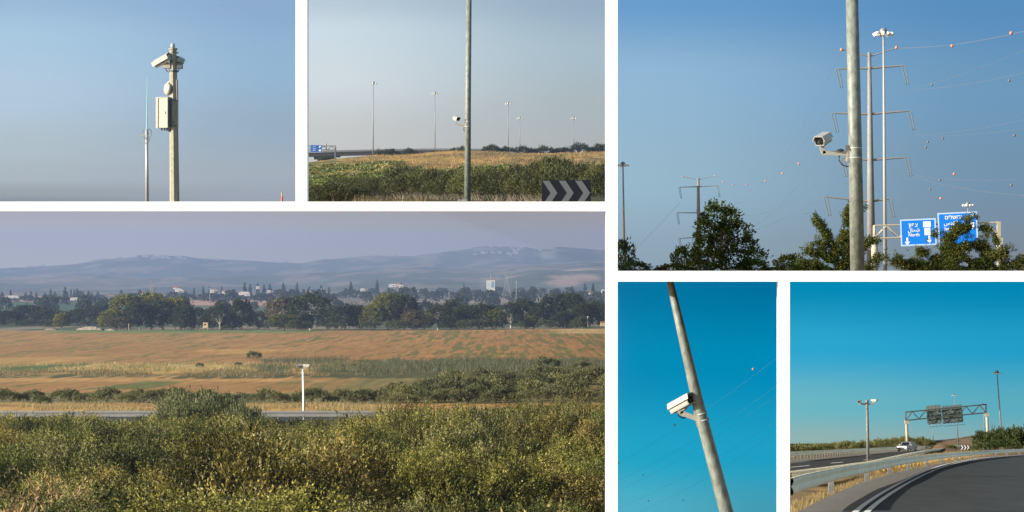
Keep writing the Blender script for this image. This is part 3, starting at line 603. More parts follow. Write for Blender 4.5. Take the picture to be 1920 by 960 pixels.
for i in range(84):
    u = -60 + i * 14.4 + rng.uniform(-6, 6); D = rng.uniform(2500, 3500); top = float(np.interp(u, [0, 200, 400, 560, 700, 850, 1000, 1147], [556, 556, 546, 546, 541, 541, 541, 541])) + rng.uniform(-5, 7)
    g0 = float(z3(u, D)) - .5; h = max(5, zy(top, D) - g0)
    place(farr, Vector(((u - 960) / K * D, D, g0)), rng.uniform(1.2, 2.4), i, 'hazy round tree of the village' + zone3(u), 'round trees of the far village', R3, rng.choice([(1, 1, 1), (.8, .9, .9)]), 'tree', h=min(h, 19))
for i in range(30):
    u = rng.uniform(-50, 1130); D = rng.uniform(1750, 2350); g0 = float(z3(u, D)) - .5
    place(farr, Vector(((u - 960) / K * D, D, g0)), rng.uniform(.9, 1.7), i, 'dark field tree' + zone3(u), 'trees in the middle fields', R3, cat='tree')

# ------------------------------------------------------------------ camera boxes, poles, masts
def frame_from(fwd, up=(0, 0, 1)):
    f = Vector(fwd).normalized(); r = f.cross(Vector(up)).normalized(); u = r.cross(f); m = Matrix((r, f, u)).transposed().to_4x4(); return m
def cctv(loc, fwd, size, label, arm=None, group=None, up=(0, 0, 1), plate=True, cable=None, wall_r=.15, boxarm=False):
    """security camera: housing, visor, window, lens; arm = points from housing foot to the pole"""
    t = empty('security_camera', loc, label, 'camera', group); m = frame_from(fwd, up) @ Matrix.Scale(size, 4)
    prof = [(-.19, -.17), (.19, -.17), (.21, -.10), (.21, .12), (-.21, .12), (-.21, -.10)]
    MB().prism(prof, -.5, .42, m).build('housing', M['cam_w'], t)
    v = MB(); v.prism([(-.27, .02), (-.245, .02), (-.16, .205), (.16, .205), (.245, .02), (.27, .02), (.18, .235), (-.18, .235)], -.52, .56, m); v.build('visor', M['cam_w'], t)
    MB().prism([(-.165, -.10), (-.10, -.135), (.10, -.135), (.165, -.10), (.175, .118), (-.175, .118)], .421, .432, m).build('window', M['glass'], t)
    f = MB(); 
    for b in (((0, .43, -.152), (.37, .04, .032)), ((.187, .43, -.04), (.022, .04, .2)), ((-.187, .43, -.04), (.022, .04, .2))): f.box(*b, M=m)
    f.build('window_frame', M['cam_w'], t)
    MB().tube([(0.02, .433, -.02), (.02, .47, -.02)], .065, 12, M=m).build('lens', M['lens'], t)
    k = MB().box((0, -.05, -.21), (.2, .3, .07), m); k.build('housing_foot', M['cam_b'], t)
    if arm:
        a = MB()
        for p, q in zip(arm[:-1], arm[1:]):
            p, q = Vector(p), Vector(q); L = (q - p).length; mm = Matrix.Translation((p + q) / 2) @ frame_from(q - p); a.box((0, 0, 0), (.07 * size * 2, L + .03, .09 * size * 2), mm)
        a.build('arm', M['cam_b'], t)
        e = Vector(arm[-1])
        if plate: MB().box(e, (.05, .10, .34), None).build('mounting_plate', M['cam_b'], t)
    if cable: MB().tube(cable, .014, 7).build('cable', M['black'], t)
    return t
def pole(name, pts, r, m, label, n=12, cat='pole', smooth=False):
    base = Vector(pts[0]); t = empty(name, base, label, cat); mb = MB().tube([Vector(p) - base for p in pts], r, n); mb.build('pole_shaft', m, t); return t
def clamp(t, c, r, tilt=None, m='galvl'):
    mm = Matrix.Translation(c) @ (tilt or Matrix()); MB().tube([(0, 0, -.018), (0, 0, .018)], r, 16, M=mm).build('clamp_band', M[m], t)
def mast(base, top, r0, label, head=1.0, nl=8, D=None, group=None, ring='galvd', m='galvl', fl='lamp'):
    base = Vector(base); v = Vector(top) - base; t = empty('floodlight_mast', base, label, 'light mast', group)
    MB().tube([(0, 0, 0), v * .5, v], [r0, r0 * .72, r0 * .45], 10).build('mast_pole', M[m], t)
    rg = MB()
    rg.tube([v + Vector((0, 0, .1)), v + Vector((0, 0, .9 * head))], [.9 * head, .35 * head], 14)
    for k in range(20):
        a, b = 6.2832 * k / 20, 6.2832 * (k + 1) / 20; rg.tube([v + Vector((math.cos(a) * 1.35 * head, math.sin(a) * 1.35 * head, 0)), v + Vector((math.cos(b) * 1.35 * head, math.sin(b) * 1.35 * head, 0))], .08 * head, 5)
    for k in range(4):
        a = 1.57 * k; rg.tube([v, v + Vector((math.cos(a) * 1.35 * head, math.sin(a) * 1.35 * head, 0))], .07 * head, 5)
    rg.build('lamp_ring', M[ring], t)
    for k in range(nl):
        a = 6.2832 * k / nl + .3; c = v + Vector((math.cos(a) * 1.6 * head, math.sin(a) * 1.6 * head, -.15 * head)); mm = Matrix.Translation(c) @ frame_from((math.cos(a), math.sin(a), -.75))
        MB().prism([(-.3 * head, -.22 * head), (.3 * head, -.22 * head), (.3 * head, .22 * head), (-.3 * head, .22 * head)], -.25 * head, .3 * head, mm).build('floodlight', M[fl], t)
    return t

# --- upper left view
D1 = 95.0; q = lambda x, y, D=D1: P(x, y, D)
def loc_(t, v): return Vector(v) - t.location
pl1 = pole('camera_pole', [q(327.5, 386.5), q(326, 240), q(324.5, 92)], [.175, .155, .125], M['concrete'], 'tan octagonal pole carrying two camera boxes and a cabinet', 8)
MB().ball((0, 0, 0), (.085, .085, .11)).build('finial', M['galvl'], pl1, loc_(pl1, q(324, 86)))
MB().tube([(0, 0, -.03), (0, 0, .03)], .16, 8).build('cap_plate', M['concrete'], pl1, loc_(pl1, q(324.5, 92)))
bt = MB()
for dx, y in ((-.16, 99), (.16, 99)): bt.tube([loc_(pl1, q(324.5, y)) + Vector((dx * .6, 0, 0)), loc_(pl1, q(324.5, y)) + Vector((dx * 1.25, 0, 0))], .02, 6)
bt.tube([loc_(pl1, q(324, 98)) + Vector((0, -.1, 0)), loc_(pl1, q(324, 98)) + Vector((0, -.16, 0))], .025, 6); bt.build('pole_bolt', M['dkgrey'], pl1)
for y, r in ((133, .145), (188, .155), (236, .162)):
    MB().tube([(0, 0, -.02), (0, 0, .02)], r + .012, 8).build('clamp_band', M['dkgrey'], pl1, loc_(pl1, q(325.5, y)))
cb1 = MB().tube([loc_(pl1, q(330.3, 150)) + Vector((.04, -.12, 0)), loc_(pl1, q(331, 185)) + Vector((.05, -.13, 0)), loc_(pl1, q(331, 240)) + Vector((.05, -.13, 0))], .035, 6); cb1.build('cable_duct', M['dkgrey'], pl1)
c1 = cctv(q(305, 114.5) + Vector((0, -.05, 0)), (-.80, .42, -.40), .66, 'cream camera box tilted down to the left of the tan pole top', up=(.1, -.5, 1))
MB().box((0, 0, 0), (.26, .26, .20)).build('junction_box', M['box'], c1, loc_(c1, q(313, 123)) + Vector((.0, 0, 0)))
MB().tube([loc_(c1, q(311, 129)), loc_(c1, q(312.5, 133)), loc_(c1, q(317, 134.5)), loc_(c1, q(321, 133)) + Vector((0, -.12, 0)), loc_(c1, q(328, 135)) + Vector((0, -.15, 0))], .018, 6).build('cable', M['black'], c1)
c2 = cctv(q(334.5, 112.5) + Vector((0, .25, 0)), (.25, .95, -.10), .50, 'camera box seen end on behind the tan pole', up=(0, 0, 1))
MB().box((0, 0, 0), (.2, .26, .21)).build('junction_box', M['dkgrey'], c2, loc_(c2, q(337, 123.5)))
MB().tube([loc_(c2, q(336, 129)), loc_(c2, q(335, 133)), loc_(c2, q(331, 136))], .018, 6).build('cable', M['black'], c2)
an = empty('dish_antenna', q(316, 167), 'small round cream antenna on the tan pole above the cabinet', 'antenna')
mm = frame_from((-.75, -.5, .05))
vs = MB(); vs.tube([(0, 0, 0), (0, .09, 0), (0, .13, 0)], [.23, .20, .06], 16, M=mm); vs.build('dish', M['box'], an)
MB().tube([(0, .05, .03), (.0, 0, .24), (.12, 0, .26)], [.045, .055, .06], 8).build('bracket', M['box'], an)
MB().tube([(.0, -.1, .2), (.05, -.15, 0), (.13, -.1, -.2)], .012, 6).build('cable', M['black'], an)
cbx = empty('equipment_cabinet', q(309, 241), 'cream steel cabinet strapped to the tan pole', 'cabinet')
Rz = Matrix.Rotation(math.radians(-20), 4, 'Z'); cz = Vector((0, 0, .54))
MB().box((0, 0, .545), (.44, .36, 1.06), Rz).build('cabinet_body', M['box'], cbx)
MB().box((0.01, -.2, .545), (.42, .035, 1.05), Rz).build('door', M['box'], cbx); MB().box((-.19, -.225, .545), (.09, .03, 1.08), Rz).build('lit_edge_strip', M['cam_w'], cbx); MB().box((.14, -.222, .55), (.03, .02, .09), Rz).build('door_latch', M['dkgrey'], cbx)  # narrow strip added to stand in for the cabinet's sunlit left face
MB().box((0, 0, 1.095), (.48, .46, .03), Rz).build('rain_lid', M['cam_w'], cbx)
for z in (.2, .545, .9):
    MB().box((-.25, -.21, z), (.035, .05, .06), Rz).build('hinge', M['dkgrey'], cbx)
MB().box((.25, .02, .56), (.05, .30, .92), Rz).build('mounting_frame', M['dkgrey'], cbx)
for i, x in enumerate((-.12, 0, .1, .18)): MB().tube([(x, -.02 * i, 0), (x, -.02 * i, -.07)], .03, 8, M=Rz).build('cable_gland', M['black'], cbx)
MB().tube([Rz @ Vector((.1, -.06, -.07)), Rz @ Vector((.2, -.05, -.1)), Vector((.28, -.1, .05)), Vector((.33, -.15, .25))], .022, 7).build('cable', M['black'], cbx)
wp = pole('whip_antenna_pole', [q(276, 386.5), q(275, 242)], [.062, .05], M['galvl'], 'thin grey pole with a turquoise whip antenna', 10, 'antenna')
MB().tube([loc_(wp, q(275.2, 243)), loc_(wp, q(276, 190)), loc_(wp, q(276.3, 143))], [.022, .018, .008], 8).build('whip', M['cyan'], wp)
for yw, s in ((251, .17), (262, .14)):
    rg = MB(); c = loc_(wp, q(272 + (yw - 251) * .25, yw))
    rg.tube([c + Vector((math.cos(a) * s * .7, math.sin(a) * s * .4, math.sin(a) * s)) for a in np.linspace(0, 6.2832, 17)], .010, 5); rg.build('antenna_loop', M['galvd'], wp)
rg = MB(); c = loc_(wp, q(279, 250)); rg.tube([c + Vector((math.cos(a) * .1, math.sin(a) * .06, math.sin(a) * .15)) for a in np.linspace(0, 6.2832, 17)], .010, 5); rg.build('antenna_loop', M['galvd'], wp)
MB().box(loc_(wp, q(270, 254)), (.2, .08, .05)).build('antenna_mount', M['galvl'], wp)
rp = empty('marker_post', q(528.6, 386.5), 'small red tipped post at the bottom edge of the sky view', 'post')
MB().tube([(0, 0, 0), loc_(rp, q(528.8, 377))], .035, 8).build('post_foot', M['wood'], rp); MB().tube([loc_(rp, q(528.8, 377)), loc_(rp, q(529, 368))], .035, 8).build('red_band', M['redp'], rp)
MB().tube([loc_(rp, q(529, 368)), loc_(rp, q(527.6, 359.5))], [.03, .012], 8).build('tip', M['wood'], rp)

# --- upper middle view
D2 = 100.0
p2 = pole('camera_pole', [P(876.5, 384, D2), P(877.5, 200, D2), P(879.5, -30, D2)], [.122, .112, .10], M['galv'], 'tall galvanised pole in front of the golden hill', 20)
for y in (228, 237): clamp(p2, loc_(p2, P(877.3, y, D2)), .125)
cc = q(856, 223, D2)
c3 = cctv(cc, (.42, -.88, -.12), .34, 'small white camera on an arm of the tall galvanised pole', arm=[(-.03, 0, -.08), (-.03, 0, -.19), (.36, 0, -.26)], cable=[(.28, -.02, -.3), (.27, -.02, -.42), (.33, 0, -.47), (.36, 0, -.47)])
bx = empty('signal_box', P(867, 385, D2 - 1), 'small pale box top beside the foot of the tall pole', 'box')
MB().box((0, 0, .10), (.34, .2, .16)).build('box_body', M['cam_w'], bx); MB().box((0, 0, .19), (.37, .23, .025)).build('lid', M['white'], bx)
def chevron_sign(loc, w, h, label, md, mw, n=3, post=.6, ry=0, hk=.5):
    t = empty('chevron_sign', loc, label, 'sign'); R = Matrix.Rotation(ry, 4, 'Z')
    MB().box((0, 0, post + h / 2), (w, .04, h), R).build('sign_board', md, t)
    cw = w / n; 
    for i in range(n):
        x = -w / 2 + i * cw + .03 * w / 3; a = cw * .42; tip = cw * .5
        pr = [(x, post + h * .97), (x + a, post + h * .97), (x + a + tip, post + h / 2), (x + a, post + h * .03), (x, post + h * .03), (x + tip, post + h / 2)]
        me = MB(); m_ = R; nn = 6; v_ = [Vector((u, -.028, z)) for u, z in pr] + [Vector((u, -.0205, z)) for u, z in pr]
        me.add([m_ @ v for v in v_], [(0, 1, 2, 5), (5, 2, 3, 4), (0, 6, 7, 1), (1, 7, 8, 2), (2, 8, 9, 3), (3, 9, 10, 4), (4, 10, 11, 5), (5, 11, 6, 0)]); me.build('chevron', mw, t)
    for x in (-w * .3, w * .3): MB().box((x, .05, (post + h * .9) / 2), (.06, .06, post + h * .9), R).build('leg', M['galvd'], t)
    return t
DC = 90.0; wch = 92 / K * DC
chevron_sign(P(1062, 386.5, DC), wch, (386.3 - 337.5) / K * DC + .0, 'dark board with three pale chevrons pointing right before the thicket', M['chevd'], M['chevw'], post=.004)
R2 = (568, -50, 1145, 386)
olv = [Plant('shrub', *crown(400 + i, lobes(60 + i, 6, 1.7, 2.2, .45), 3000, 6, .12, .045, .22, .4, .45, ((.045, .05, .02), (.08, .085, .036), (.13, .13, .06)), lo=-.3, inner=.6, clump=1.1), stems(60 + i, 2, 1.3, 7, .035, M['twig']), M['twig'], M['leafo']) for i in range(3)]
for i in range(84):
    D = 92 + 66 * ((i * .618) % 1) ** .9; u = 560 + 598 * ((i * .3819 + .13) % 1); top = float(np.interp(u, [570, 640, 700, 740, 790, 830, 870, 930, 980, 1010, 1040, 1100, 1147], [338, 336, 334, 328, 316, 322, 320, 318, 316, 305, 298, 296, 300])) + rng.uniform(-9, 13) + (158 - D) * .16
    g0 = float(zy(min(y2(u, D), 386.4), D)); h = zy(top, D) - g0
    if h < .25: continue
    place(olv[i % 3], Vector(((u - 960) / K * D, D, g0)), min(1.25, max(.62, h / 2.3)) * rng.uniform(.75, 1.25), i, rng.choice(['dusty green shrub', 'dark olive shrub']) + ' in the scrub below ' + ['the overpass', 'the far mast', 'the golden hill', 'the camera pole', 'the green dip', 'the hilltop hedge'][int(min(5, max(0, (u - 560) / 98)))], 'shrubs below the golden hill', R2, rng.choice([(1, 1, 1), (1.5, 1.5, 1.3), (.6, .65, .6)]), h=h * rng.uniform(.9, 1.1))
def strip2(n, u0, u1, Da, Db, seed):
    r = np.random.default_rng(seed); u = r.uniform(u0, u1, n); D = r.uniform(Da, Db, n); return np.stack([(u - 960) / K * D, D, np.maximum(z2(u, D), zy(386, D))], 1)
def strip2n(n, u0, u1, Da, Db, seed):
    p = strip2(n, u0, u1, Da, Db, seed); u = 960 + p[:, 0] / p[:, 1] * K; return p[(fbm(p[:, 0] / 3, p[:, 1] / 12, seed) > .42 + .3 * (1 - sstep(640, 720, u)))]
blades('dry_grass', strip2(240, 660, 800, 87, 90, 11), .30, .012, ((.34, .24, .10), (.28, .18, .07)), 'dry straw stems before the dark scrub')
vin = crown(420, [((x, y, 0), (9, 16, 2.0)) for x, y in ((-24, 0), (-12, 8), (0, -4), (12, 4), (24, 0))], 100, 1, .1, .1, .1)
def groundcover(name, n, u0, u1, Da, Db, L, Wd, h, cols, label, seed):
    r = np.random.default_rng(seed); pts = strip2(n, u0, u1, Da, Db, seed); pts[:, 2] += r.uniform(0, 1, n) ** 1.5 * h * (.3 + .9 * fbm(pts[:, 0] / 1.5, pts[:, 1] / 4, seed)); d = r.normal(size=(n, 3)) + (0, 0, .5); d /= np.linalg.norm(d, axis=1, keepdims=True)
    cf = fbm(pts[:, 0] / 2, pts[:, 1] / 6, seed + 3); C = np.array(cols)[np.clip((cf * 1.6 - .3) * len(cols), 0, len(cols) - 1).astype(int)] * r.uniform(.6, 1.4, n)[:, None]
    Q = leaf_quads(r, pts, d, L, Wd); c = Q.mean(1); u = 960 + c[:, 0] / c[:, 1] * K; k = (u > 569) & (u < 1144) & (fbm(c[:, 0] / 3, c[:, 1] / 9, seed + 9) > .36 + .4 * sstep(.72, 1, np.abs(2 * (u - u0) / (u1 - u0) - 1)) * (u0 > 570 or 1) * np.where(u < (u0 + u1) / 2, float(u0 > 575), float(u1 < 1140)))
    o = bpy.data.objects.new(name, quads_mesh(name, Q[k], C[k], M['leaf'])); COL.objects.link(o); tag(o, label, 'undergrowth', kind='stuff')
groundcover('undergrowth', 42000, 568, 960, 150, 250, .20, .15, 1.5, ((.045, .06, .014), (.085, .115, .018), (.13, .16, .028)), 'bright green creeping undergrowth on the slope below the hill', 12)
groundcover('undergrowth', 14000, 568, 760, 250, 400, .4, .3, .8, ((.08, .085, .02), (.11, .125, .03), (.22, .18, .06)), 'thin green weeds over the flank of the golden hill', 13)
groundcover('undergrowth', 9000, 930, 1144, 190, 330, .3, .22, .9, ((.12, .15, .03), (.2, .22, .05), (.35, .27, .08)), 'green and straw weeds in the dip beside the golden hill', 14)
blades('dry_grass', strip2n(11000, 640, 1140, 330, 520, 15), .28, .10, ((.34, .205, .065), (.26, .165, .055), (.12, .10, .04)), 'golden grass on the crest of the hill')
fb2 = [(608, 303, 20, 13, 'small dark bush under the overpass end'), (714, 291, 18, 12, 'dark bush under the overpass at the mast foot'), (730, 291, 22, 14, 'largest dark bush under the overpass'), (745, 290, 18, 9, 'low bush between two dark ones under the overpass'), (770, 289, 22, 13, 'round bush alone before the overpass'), (806, 289, 24, 8, 'flat bush near the second mast'),
       (850, 283, 20, 7, 'low bush just before the tall pole'), (866, 281, 18, 9, 'bush touching the tall pole'), (919, 279, 22, 10, 'round bush where the overpass ends'), (938, 283, 26, 8, 'flat dark bush after the overpass'), (956, 284, 26, 11, 'dark bush at a mast foot'), (980, 284, 22, 13, 'dense bush between two masts'), (997, 285, 22, 9, 'low bush right of two masts'),
       (1022, 285, 28, 14, 'tall bush in the hilltop hedge'), (1045, 285, 26, 10, 'low bush in the hilltop hedge'), (1064, 284, 22, 10, 'bush before the far mast'), (1090, 285, 32, 19, 'largest round tree of the hilltop hedge'), (1112, 283, 22, 10, 'low bush beside the largest hedge tree'), (1124, 283, 26, 15, 'last round bush at the frame post'), (1138, 283, 20, 11, 'bush partly behind the frame post')]
for i, (x, yb, w, h, lb) in enumerate(fb2):
    D = 760 + i * 3; place(low[i % 4], P(x, yb + 14, D), 1, i, lb, 'bushes along the hilltop', R2, (.30, .37, .30), 'bush', 'bush', h=(h + 13) / K * D, hw=w / 2 / K * D * 1.3)
for x0, y0, x1, y1, D, lb in ((699.5, 292, 700.2, 156, 860, 'tallest floodlight mast at the overpass'), (815.5, 290, 815.5, 175, 960, 'floodlight mast standing behind the overpass'), (953, 290, 953, 194, 1050, 'taller of the two paired floodlight masts'), (974.5, 290, 974.5, 221.5, 1150, 'shorter of the two paired floodlight masts'), (1075, 290, 1075.5, 221.5, 1100, 'single floodlight mast over the hilltop hedge')):
    mast(P(x0, y0, D), P(x1, y1, D), .21, lb, head=.62 if D < 1000 else .66, nl=6, group='floodlight masts on the hilltop', m='galvd')
# overpass
DB = 900.0; ov = empty('overpass', P(640, 303, DB), 'long grey concrete overpass behind the golden hill', 'overpass')
def deck(name, off_t, off_b, dep, m, y_off=0):
    mb = MB(); xs = [568, 640, 720, 800, 860, 925]; yt = [284, 281.5, 279.5, 278.3, 278.3, 279]; a = []
    for x, y in zip(xs, yt): a += [loc_(ov, P(x, y + off_t, DB)) + Vector((0, y_off, 0)), loc_(ov, P(x, y + off_b, DB)) + Vector((0, y_off, 0)), loc_(ov, P(x, y + off_b, DB)) + Vector((0, y_off + dep, 0)), loc_(ov, P(x, y + off_t, DB)) + Vector((0, y_off + dep, 0))]
    n = len(xs); fs = [(i * 4 + k, i * 4 + (k + 1) % 4, i * 4 + 4 + (k + 1) % 4, i * 4 + 4 + k) for i in range(n - 1) for k in range(4)] + [(0, 1, 2, 3), ((n - 1) * 4 + 3, (n - 1) * 4 + 2, (n - 1) * 4 + 1, (n - 1) * 4)]
    mb.add(a, fs); return mb.build(name, m, ov)
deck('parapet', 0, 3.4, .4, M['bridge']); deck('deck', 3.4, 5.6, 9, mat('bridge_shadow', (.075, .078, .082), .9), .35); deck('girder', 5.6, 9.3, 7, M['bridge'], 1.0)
b = MB(); b.box(loc_(ov, P(608, 295.5, DB + 4)), (38 * .18, 3, 7 * .18)); b.build('pier_cap', M['gantry'], ov)
for x in (604, 618): MB().tube([loc_(ov, P(x, 306, DB + 4)), loc_(ov, P(x, 296, DB + 4))], .5, 10).build('pier', M['gantry'], ov)
MB().box(loc_(ov, P(634, 293.2, DB + 3)), (8 * .18, 2, 4 * .18)).build('bearing_block', M['gantry'], ov)

# --- lettering
def text_mesh(body, size, m, parent, loc, rot, name='lettering', align='CENTER', ext=.004):
    c = bpy.data.curves.new(name, 'FONT'); c.body = body; c.size = size; c.align_x = align; c.align_y = 'CENTER'; c.extrude = ext; c.offset = size * .012
    tmp = bpy.data.objects.new('tmp', c); COL.objects.link(tmp); bpy.context.view_layer.update()
    me = bpy.data.meshes.new_from_object(tmp.evaluated_get(bpy.context.evaluated_depsgraph_get())); bpy.data.objects.remove(tmp)
    me.name = name; me.materials.clear(); me.materials.append(m); o = bpy.data.objects.new(name, me); COL.objects.link(o); o.parent = parent; o.location = loc; o.rotation_euler = rot; return o
def sign_face(parent, cx, cz, w, h, y, lines, arrows=(), blue=None, border=None, plates=(), tilt=0.0, ext=.03, label=None):
    """sign panel facing -Y with border, lettering, arrows"""
    R = Matrix.Translation((cx, y, cz)) @ Matrix.Rotation(tilt, 4, 'Y'); p = MB().box((0, 0, 0), (w, .06, h), R).build('sign_panel', blue or M['blue'], parent)
    if label: p['label'] = label
    bw = border if border is not None else .03 * w; f = MB()
    if bw > 0:
        for c, d in (((0, -.04, h / 2 - bw / 2), (w, .02, bw)), ((0, -.04, -h / 2 + bw / 2), (w, .02, bw)), ((-w / 2 + bw / 2, -.04, 0), (bw, .02, h - 2 * bw)), ((w / 2 - bw / 2, -.04, 0), (bw, .02, h - 2 * bw))): f.box(c, d, R)
        f.build('border', mat('sign_border', (.42, .58, .85), .5), p)
    for s, size, x, z in lines:
        o = text_mesh(s, size, M['signw'], p, R @ Vector((x, -.045, z)), (math.pi / 2, 0, 0)); o.rotation_euler = (R.to_3x3() @ Matrix.Rotation(math.pi / 2, 3, 'X')).to_euler()
    for x, z, s, ang in arrows:
        A = R @ Matrix.Translation((x, -.045, z)) @ Matrix.Rotation(ang, 4, 'Y'); q_ = MB(); pr = [(0, .5), (.36, .05), (.13, .05), (.13, -.5), (-.13, -.5), (-.13, .05), (-.36, .05)]
        v_ = [A @ Vector((u * s, 0, z_ * s)) for u, z_ in pr]; q_.add(v_, [(6, 0, 1), (5, 2, 3, 4), (6, 1, 2, 5)][0:3]); q_.build('arrow', M['signw'], p)
    for x, z, pw, ph in plates: MB().box((x, -.04, z), (pw, .025, ph), R).build('route_plate', M['signw'], p)
    return p
def truss(parent, a, b, hgt, depth, nbay, r, m):
    """box truss between two points (lower chord ends), as one welded part"""
    a, b = Vector(a), Vector(b); mb = MB(); d = (b - a) / nbay
    for off_ in (Vector((0, 0, 0)), Vector((0, depth, 0))):
        mb.tube([a + off_, b + off_], r, 6); mb.tube([a + off_ + Vector((0, 0, hgt)), b + off_ + Vector((0, 0, hgt))], r, 6)
        for i in range(nbay + 1):
            if i in (0, nbay): mb.tube([a + d * i + off_, a + d * i + off_ + Vector((0, 0, hgt))], r, 6)
        for i in range(nbay): 
            z0, z1 = ((0, hgt) if i % 2 == 0 else (hgt, 0)); mb.tube([a + d * i + off_ + Vector((0, 0, z0)), a + d * (i + 1) + off_ + Vector((0, 0, z1))], r * .65, 5)
    for i in range(nbay + 1):
        for z in (0, hgt): mb.tube([a + d * i + Vector((0, 0, z)), a + d * i + Vector((0, depth, z))], r * .6, 5)
    return mb.build('truss_beam', m, parent)
# small gantry before the overpass
DG = 820.0; g2 = empty('sign_gantry', P(629, 303, DG), 'far sign gantry with a blue board before the overpass', 'sign gantry'); k2 = DG / K
truss(g2, loc_(g2, P(569, 281, DG)), loc_(g2, P(629, 281, DG)), 7.5 * k2, .7, 8, .11, M['gantry'])
MB().tube([(0, 0, 0), (0, 0, 27 * k2)], [.28, .22], 8).build('column', M['gantry'], g2)
MB().tube([loc_(g2, P(612, 281, DG)), loc_(g2, P(612, 269, DG))], .12, 6).build('mast_stub', M['gantry'], g2)
sc_ = loc_(g2, P(593.2, 278.8, DG))
sign_face(g2, sc_.x, sc_.z, 21.5 * k2, 14 * k2, -.5, [('\u05e6\u05e4\u05d5\u05df'[::-1], .42, -.6, .7), ('North', .36, -.6, .05), ('South', .36, -.6, -.5)], [(1.1, .6, .75, .7)], M['blued'], .04, [(1.1, -.55, .55, .5)])
tw = empty('lamp_post', P(711, 290, 905), 'tiny lamp post on the overpass', 'lamp post'); MB().tube([(0, 0, 0), (0, 0, 2.4)], .08, 6).build('post', M['galvd'], tw); MB().box((0, 0, 2.4), (.5, .3, .12)).build('lamp_head', M['galvd'], tw)

# --- lower view: barrier, camera pole, buildings
def guardrail(name, pts, hs, m, label, post_every, group=None, beam_h=.31, double=False, post_h=None, r=.05, post_w=.1):
    """pts: ground points; W-shaped beam carried on posts"""
    o0 = Vector(pts[0]); t = empty(name, o0, label, 'guardrail', group); pts = [Vector(p) - o0 for p in pts]
    prof = [(0, -.155), (.035, -.155), (.06, -.1), (.035, -.03), (.0, 0), (.035, .03), (.06, .1), (.035, .155), (0, .155), (-.01, .1), (.0, .03), (-.03, 0), (.0, -.03), (-.01, -.1)]
    n = len(prof)
    for sgn in ((1, -1) if double else (1,)):
        vs = []
        for i, p in enumerate(pts):
            d = (pts[min(i + 1, len(pts) - 1)] - pts[max(0, i - 1)]); d.z = 0; d.normalize(); s = Vector((d.y, -d.x, 0)) * sgn
            for u, z in prof: vs.append(p + s * (u + (.14 if double else .09)) + Vector((0, 0, hs - beam_h / 2 + z * beam_h / .31)))
        fs = [(i * n + k, i * n + (k + 1) % n, (i + 1) * n + (k + 1) % n, (i + 1) * n + k) for i in range(len(pts) - 1) for k in range(n)]
        mb = MB(); mb.add(vs, fs, True); mb.build('rail_beam', m, t)
    acc = 0; k = 0; last = None
    for a, b in zip(pts[:-1], pts[1:]):
        L = (b - a).length
        while acc < L and k < 98:
            p = a.lerp(b, acc / L); o = bpy.data.objects.new('post', last.data) if last else MB().box((0, 0, hs / 2 - .12), (post_w, .12, hs + .16)).build('post', M['galvd'], t)
            if last: COL.objects.link(o); o.parent = t
            o.location = p; last = o; acc += post_every; k += 1
        acc -= L
    return t
guardrail('guardrail', [Vector(((u - 960) / K * 232.5, 232.5, -14.62 + .002 * 0)) for u in np.linspace(-60, 1140, 25)], 1.12, M['railg'], 'grey steel road barrier crossing behind the thicket', 1.9, beam_h=.58)
# the beam of that barrier is a tall double profile: upper rail
P3b = 234.0; p3 = pole('camera_pole', [P(570, 796, P3b), P(568, 693, P3b)], [.10, .085], M['white'], 'white pole rising from the barrier in the fields view', 12)
for sgn, lb in ((-1, 'white camera box pointing left on the white pole'), (1, 'white camera box pointing right on the white pole')):
    c = P(568 + sgn * 6.2, 686.2, P3b); cctv(c, (sgn * .93, -.25, -.04), .62, lb, arm=[(-sgn * .05, 0, -.12), (-sgn * .28, 0, -.26)], plate=False)
clamp(p3, loc_(p3, P(568, 695, P3b)), .13, m='dkgrey')
cab = empty('watch_cabin', P(385.5, 620, 1135), 'small tan wooden cabin on stilts at the field edge', 'cabin'); kk = 1135 / K
MB().box((0, 0, 10 * kk), (9 * kk, 1.8, 9.5 * kk)).build('cabin_walls', M['wood'], cab); MB().box((0, 0, 15 * kk), (10.5 * kk, 2.1, .12)).build('roof', M['wood'], cab); MB().box((-.2, -.92, 11.5 * kk), (4 * kk, .03, 2.6 * kk)).build('window', M['glass'], cab)
for x in (-.9, .9): MB().box((x, -.6, 2.6 * kk), (.12, .12, 5.4 * kk)).build('leg', M['wood'], cab)
ld = MB(); ld.tube([(-3, -.6, 0), (-.9, -.6, 6 * kk)], .06, 5); ld.tube([(-3, -.2, 0), (-.9, -.2, 6 * kk)], .06, 5)
for k in range(6): t_ = k / 6; ld.tube([(-3 + 2.1 * t_, -.6, 6 * kk * t_), (-3 + 2.1 * t_, -.2, 6 * kk * t_)], .04, 5)
ld.build('stair', M['wood'], cab)
for x, y0, y1, D, lb, m_ in ((411, 620, 606, 1135, 'green pole with a white lamp beside the wooden cabin', 'signb'), (241.5, 620, 608, 1135, 'short wooden post before the big tree clump', 'wood'), (1102, 612, 594, 1180, 'thin grey pole near the east end of the tree line', 'galvl')):
    t = empty('post', P(x, y0, D), lb, 'pole'); MB().tube([(0, 0, 0), (0, 0, (y0 - y1) / K * D)], .12, 6).build('shaft', M[m_], t)
    MB().box((0, 0, (y0 - y1) / K * D), (.45, .3, .4)).build('cap', M['lamp' if m_ != 'wood' else 'wood'], t)
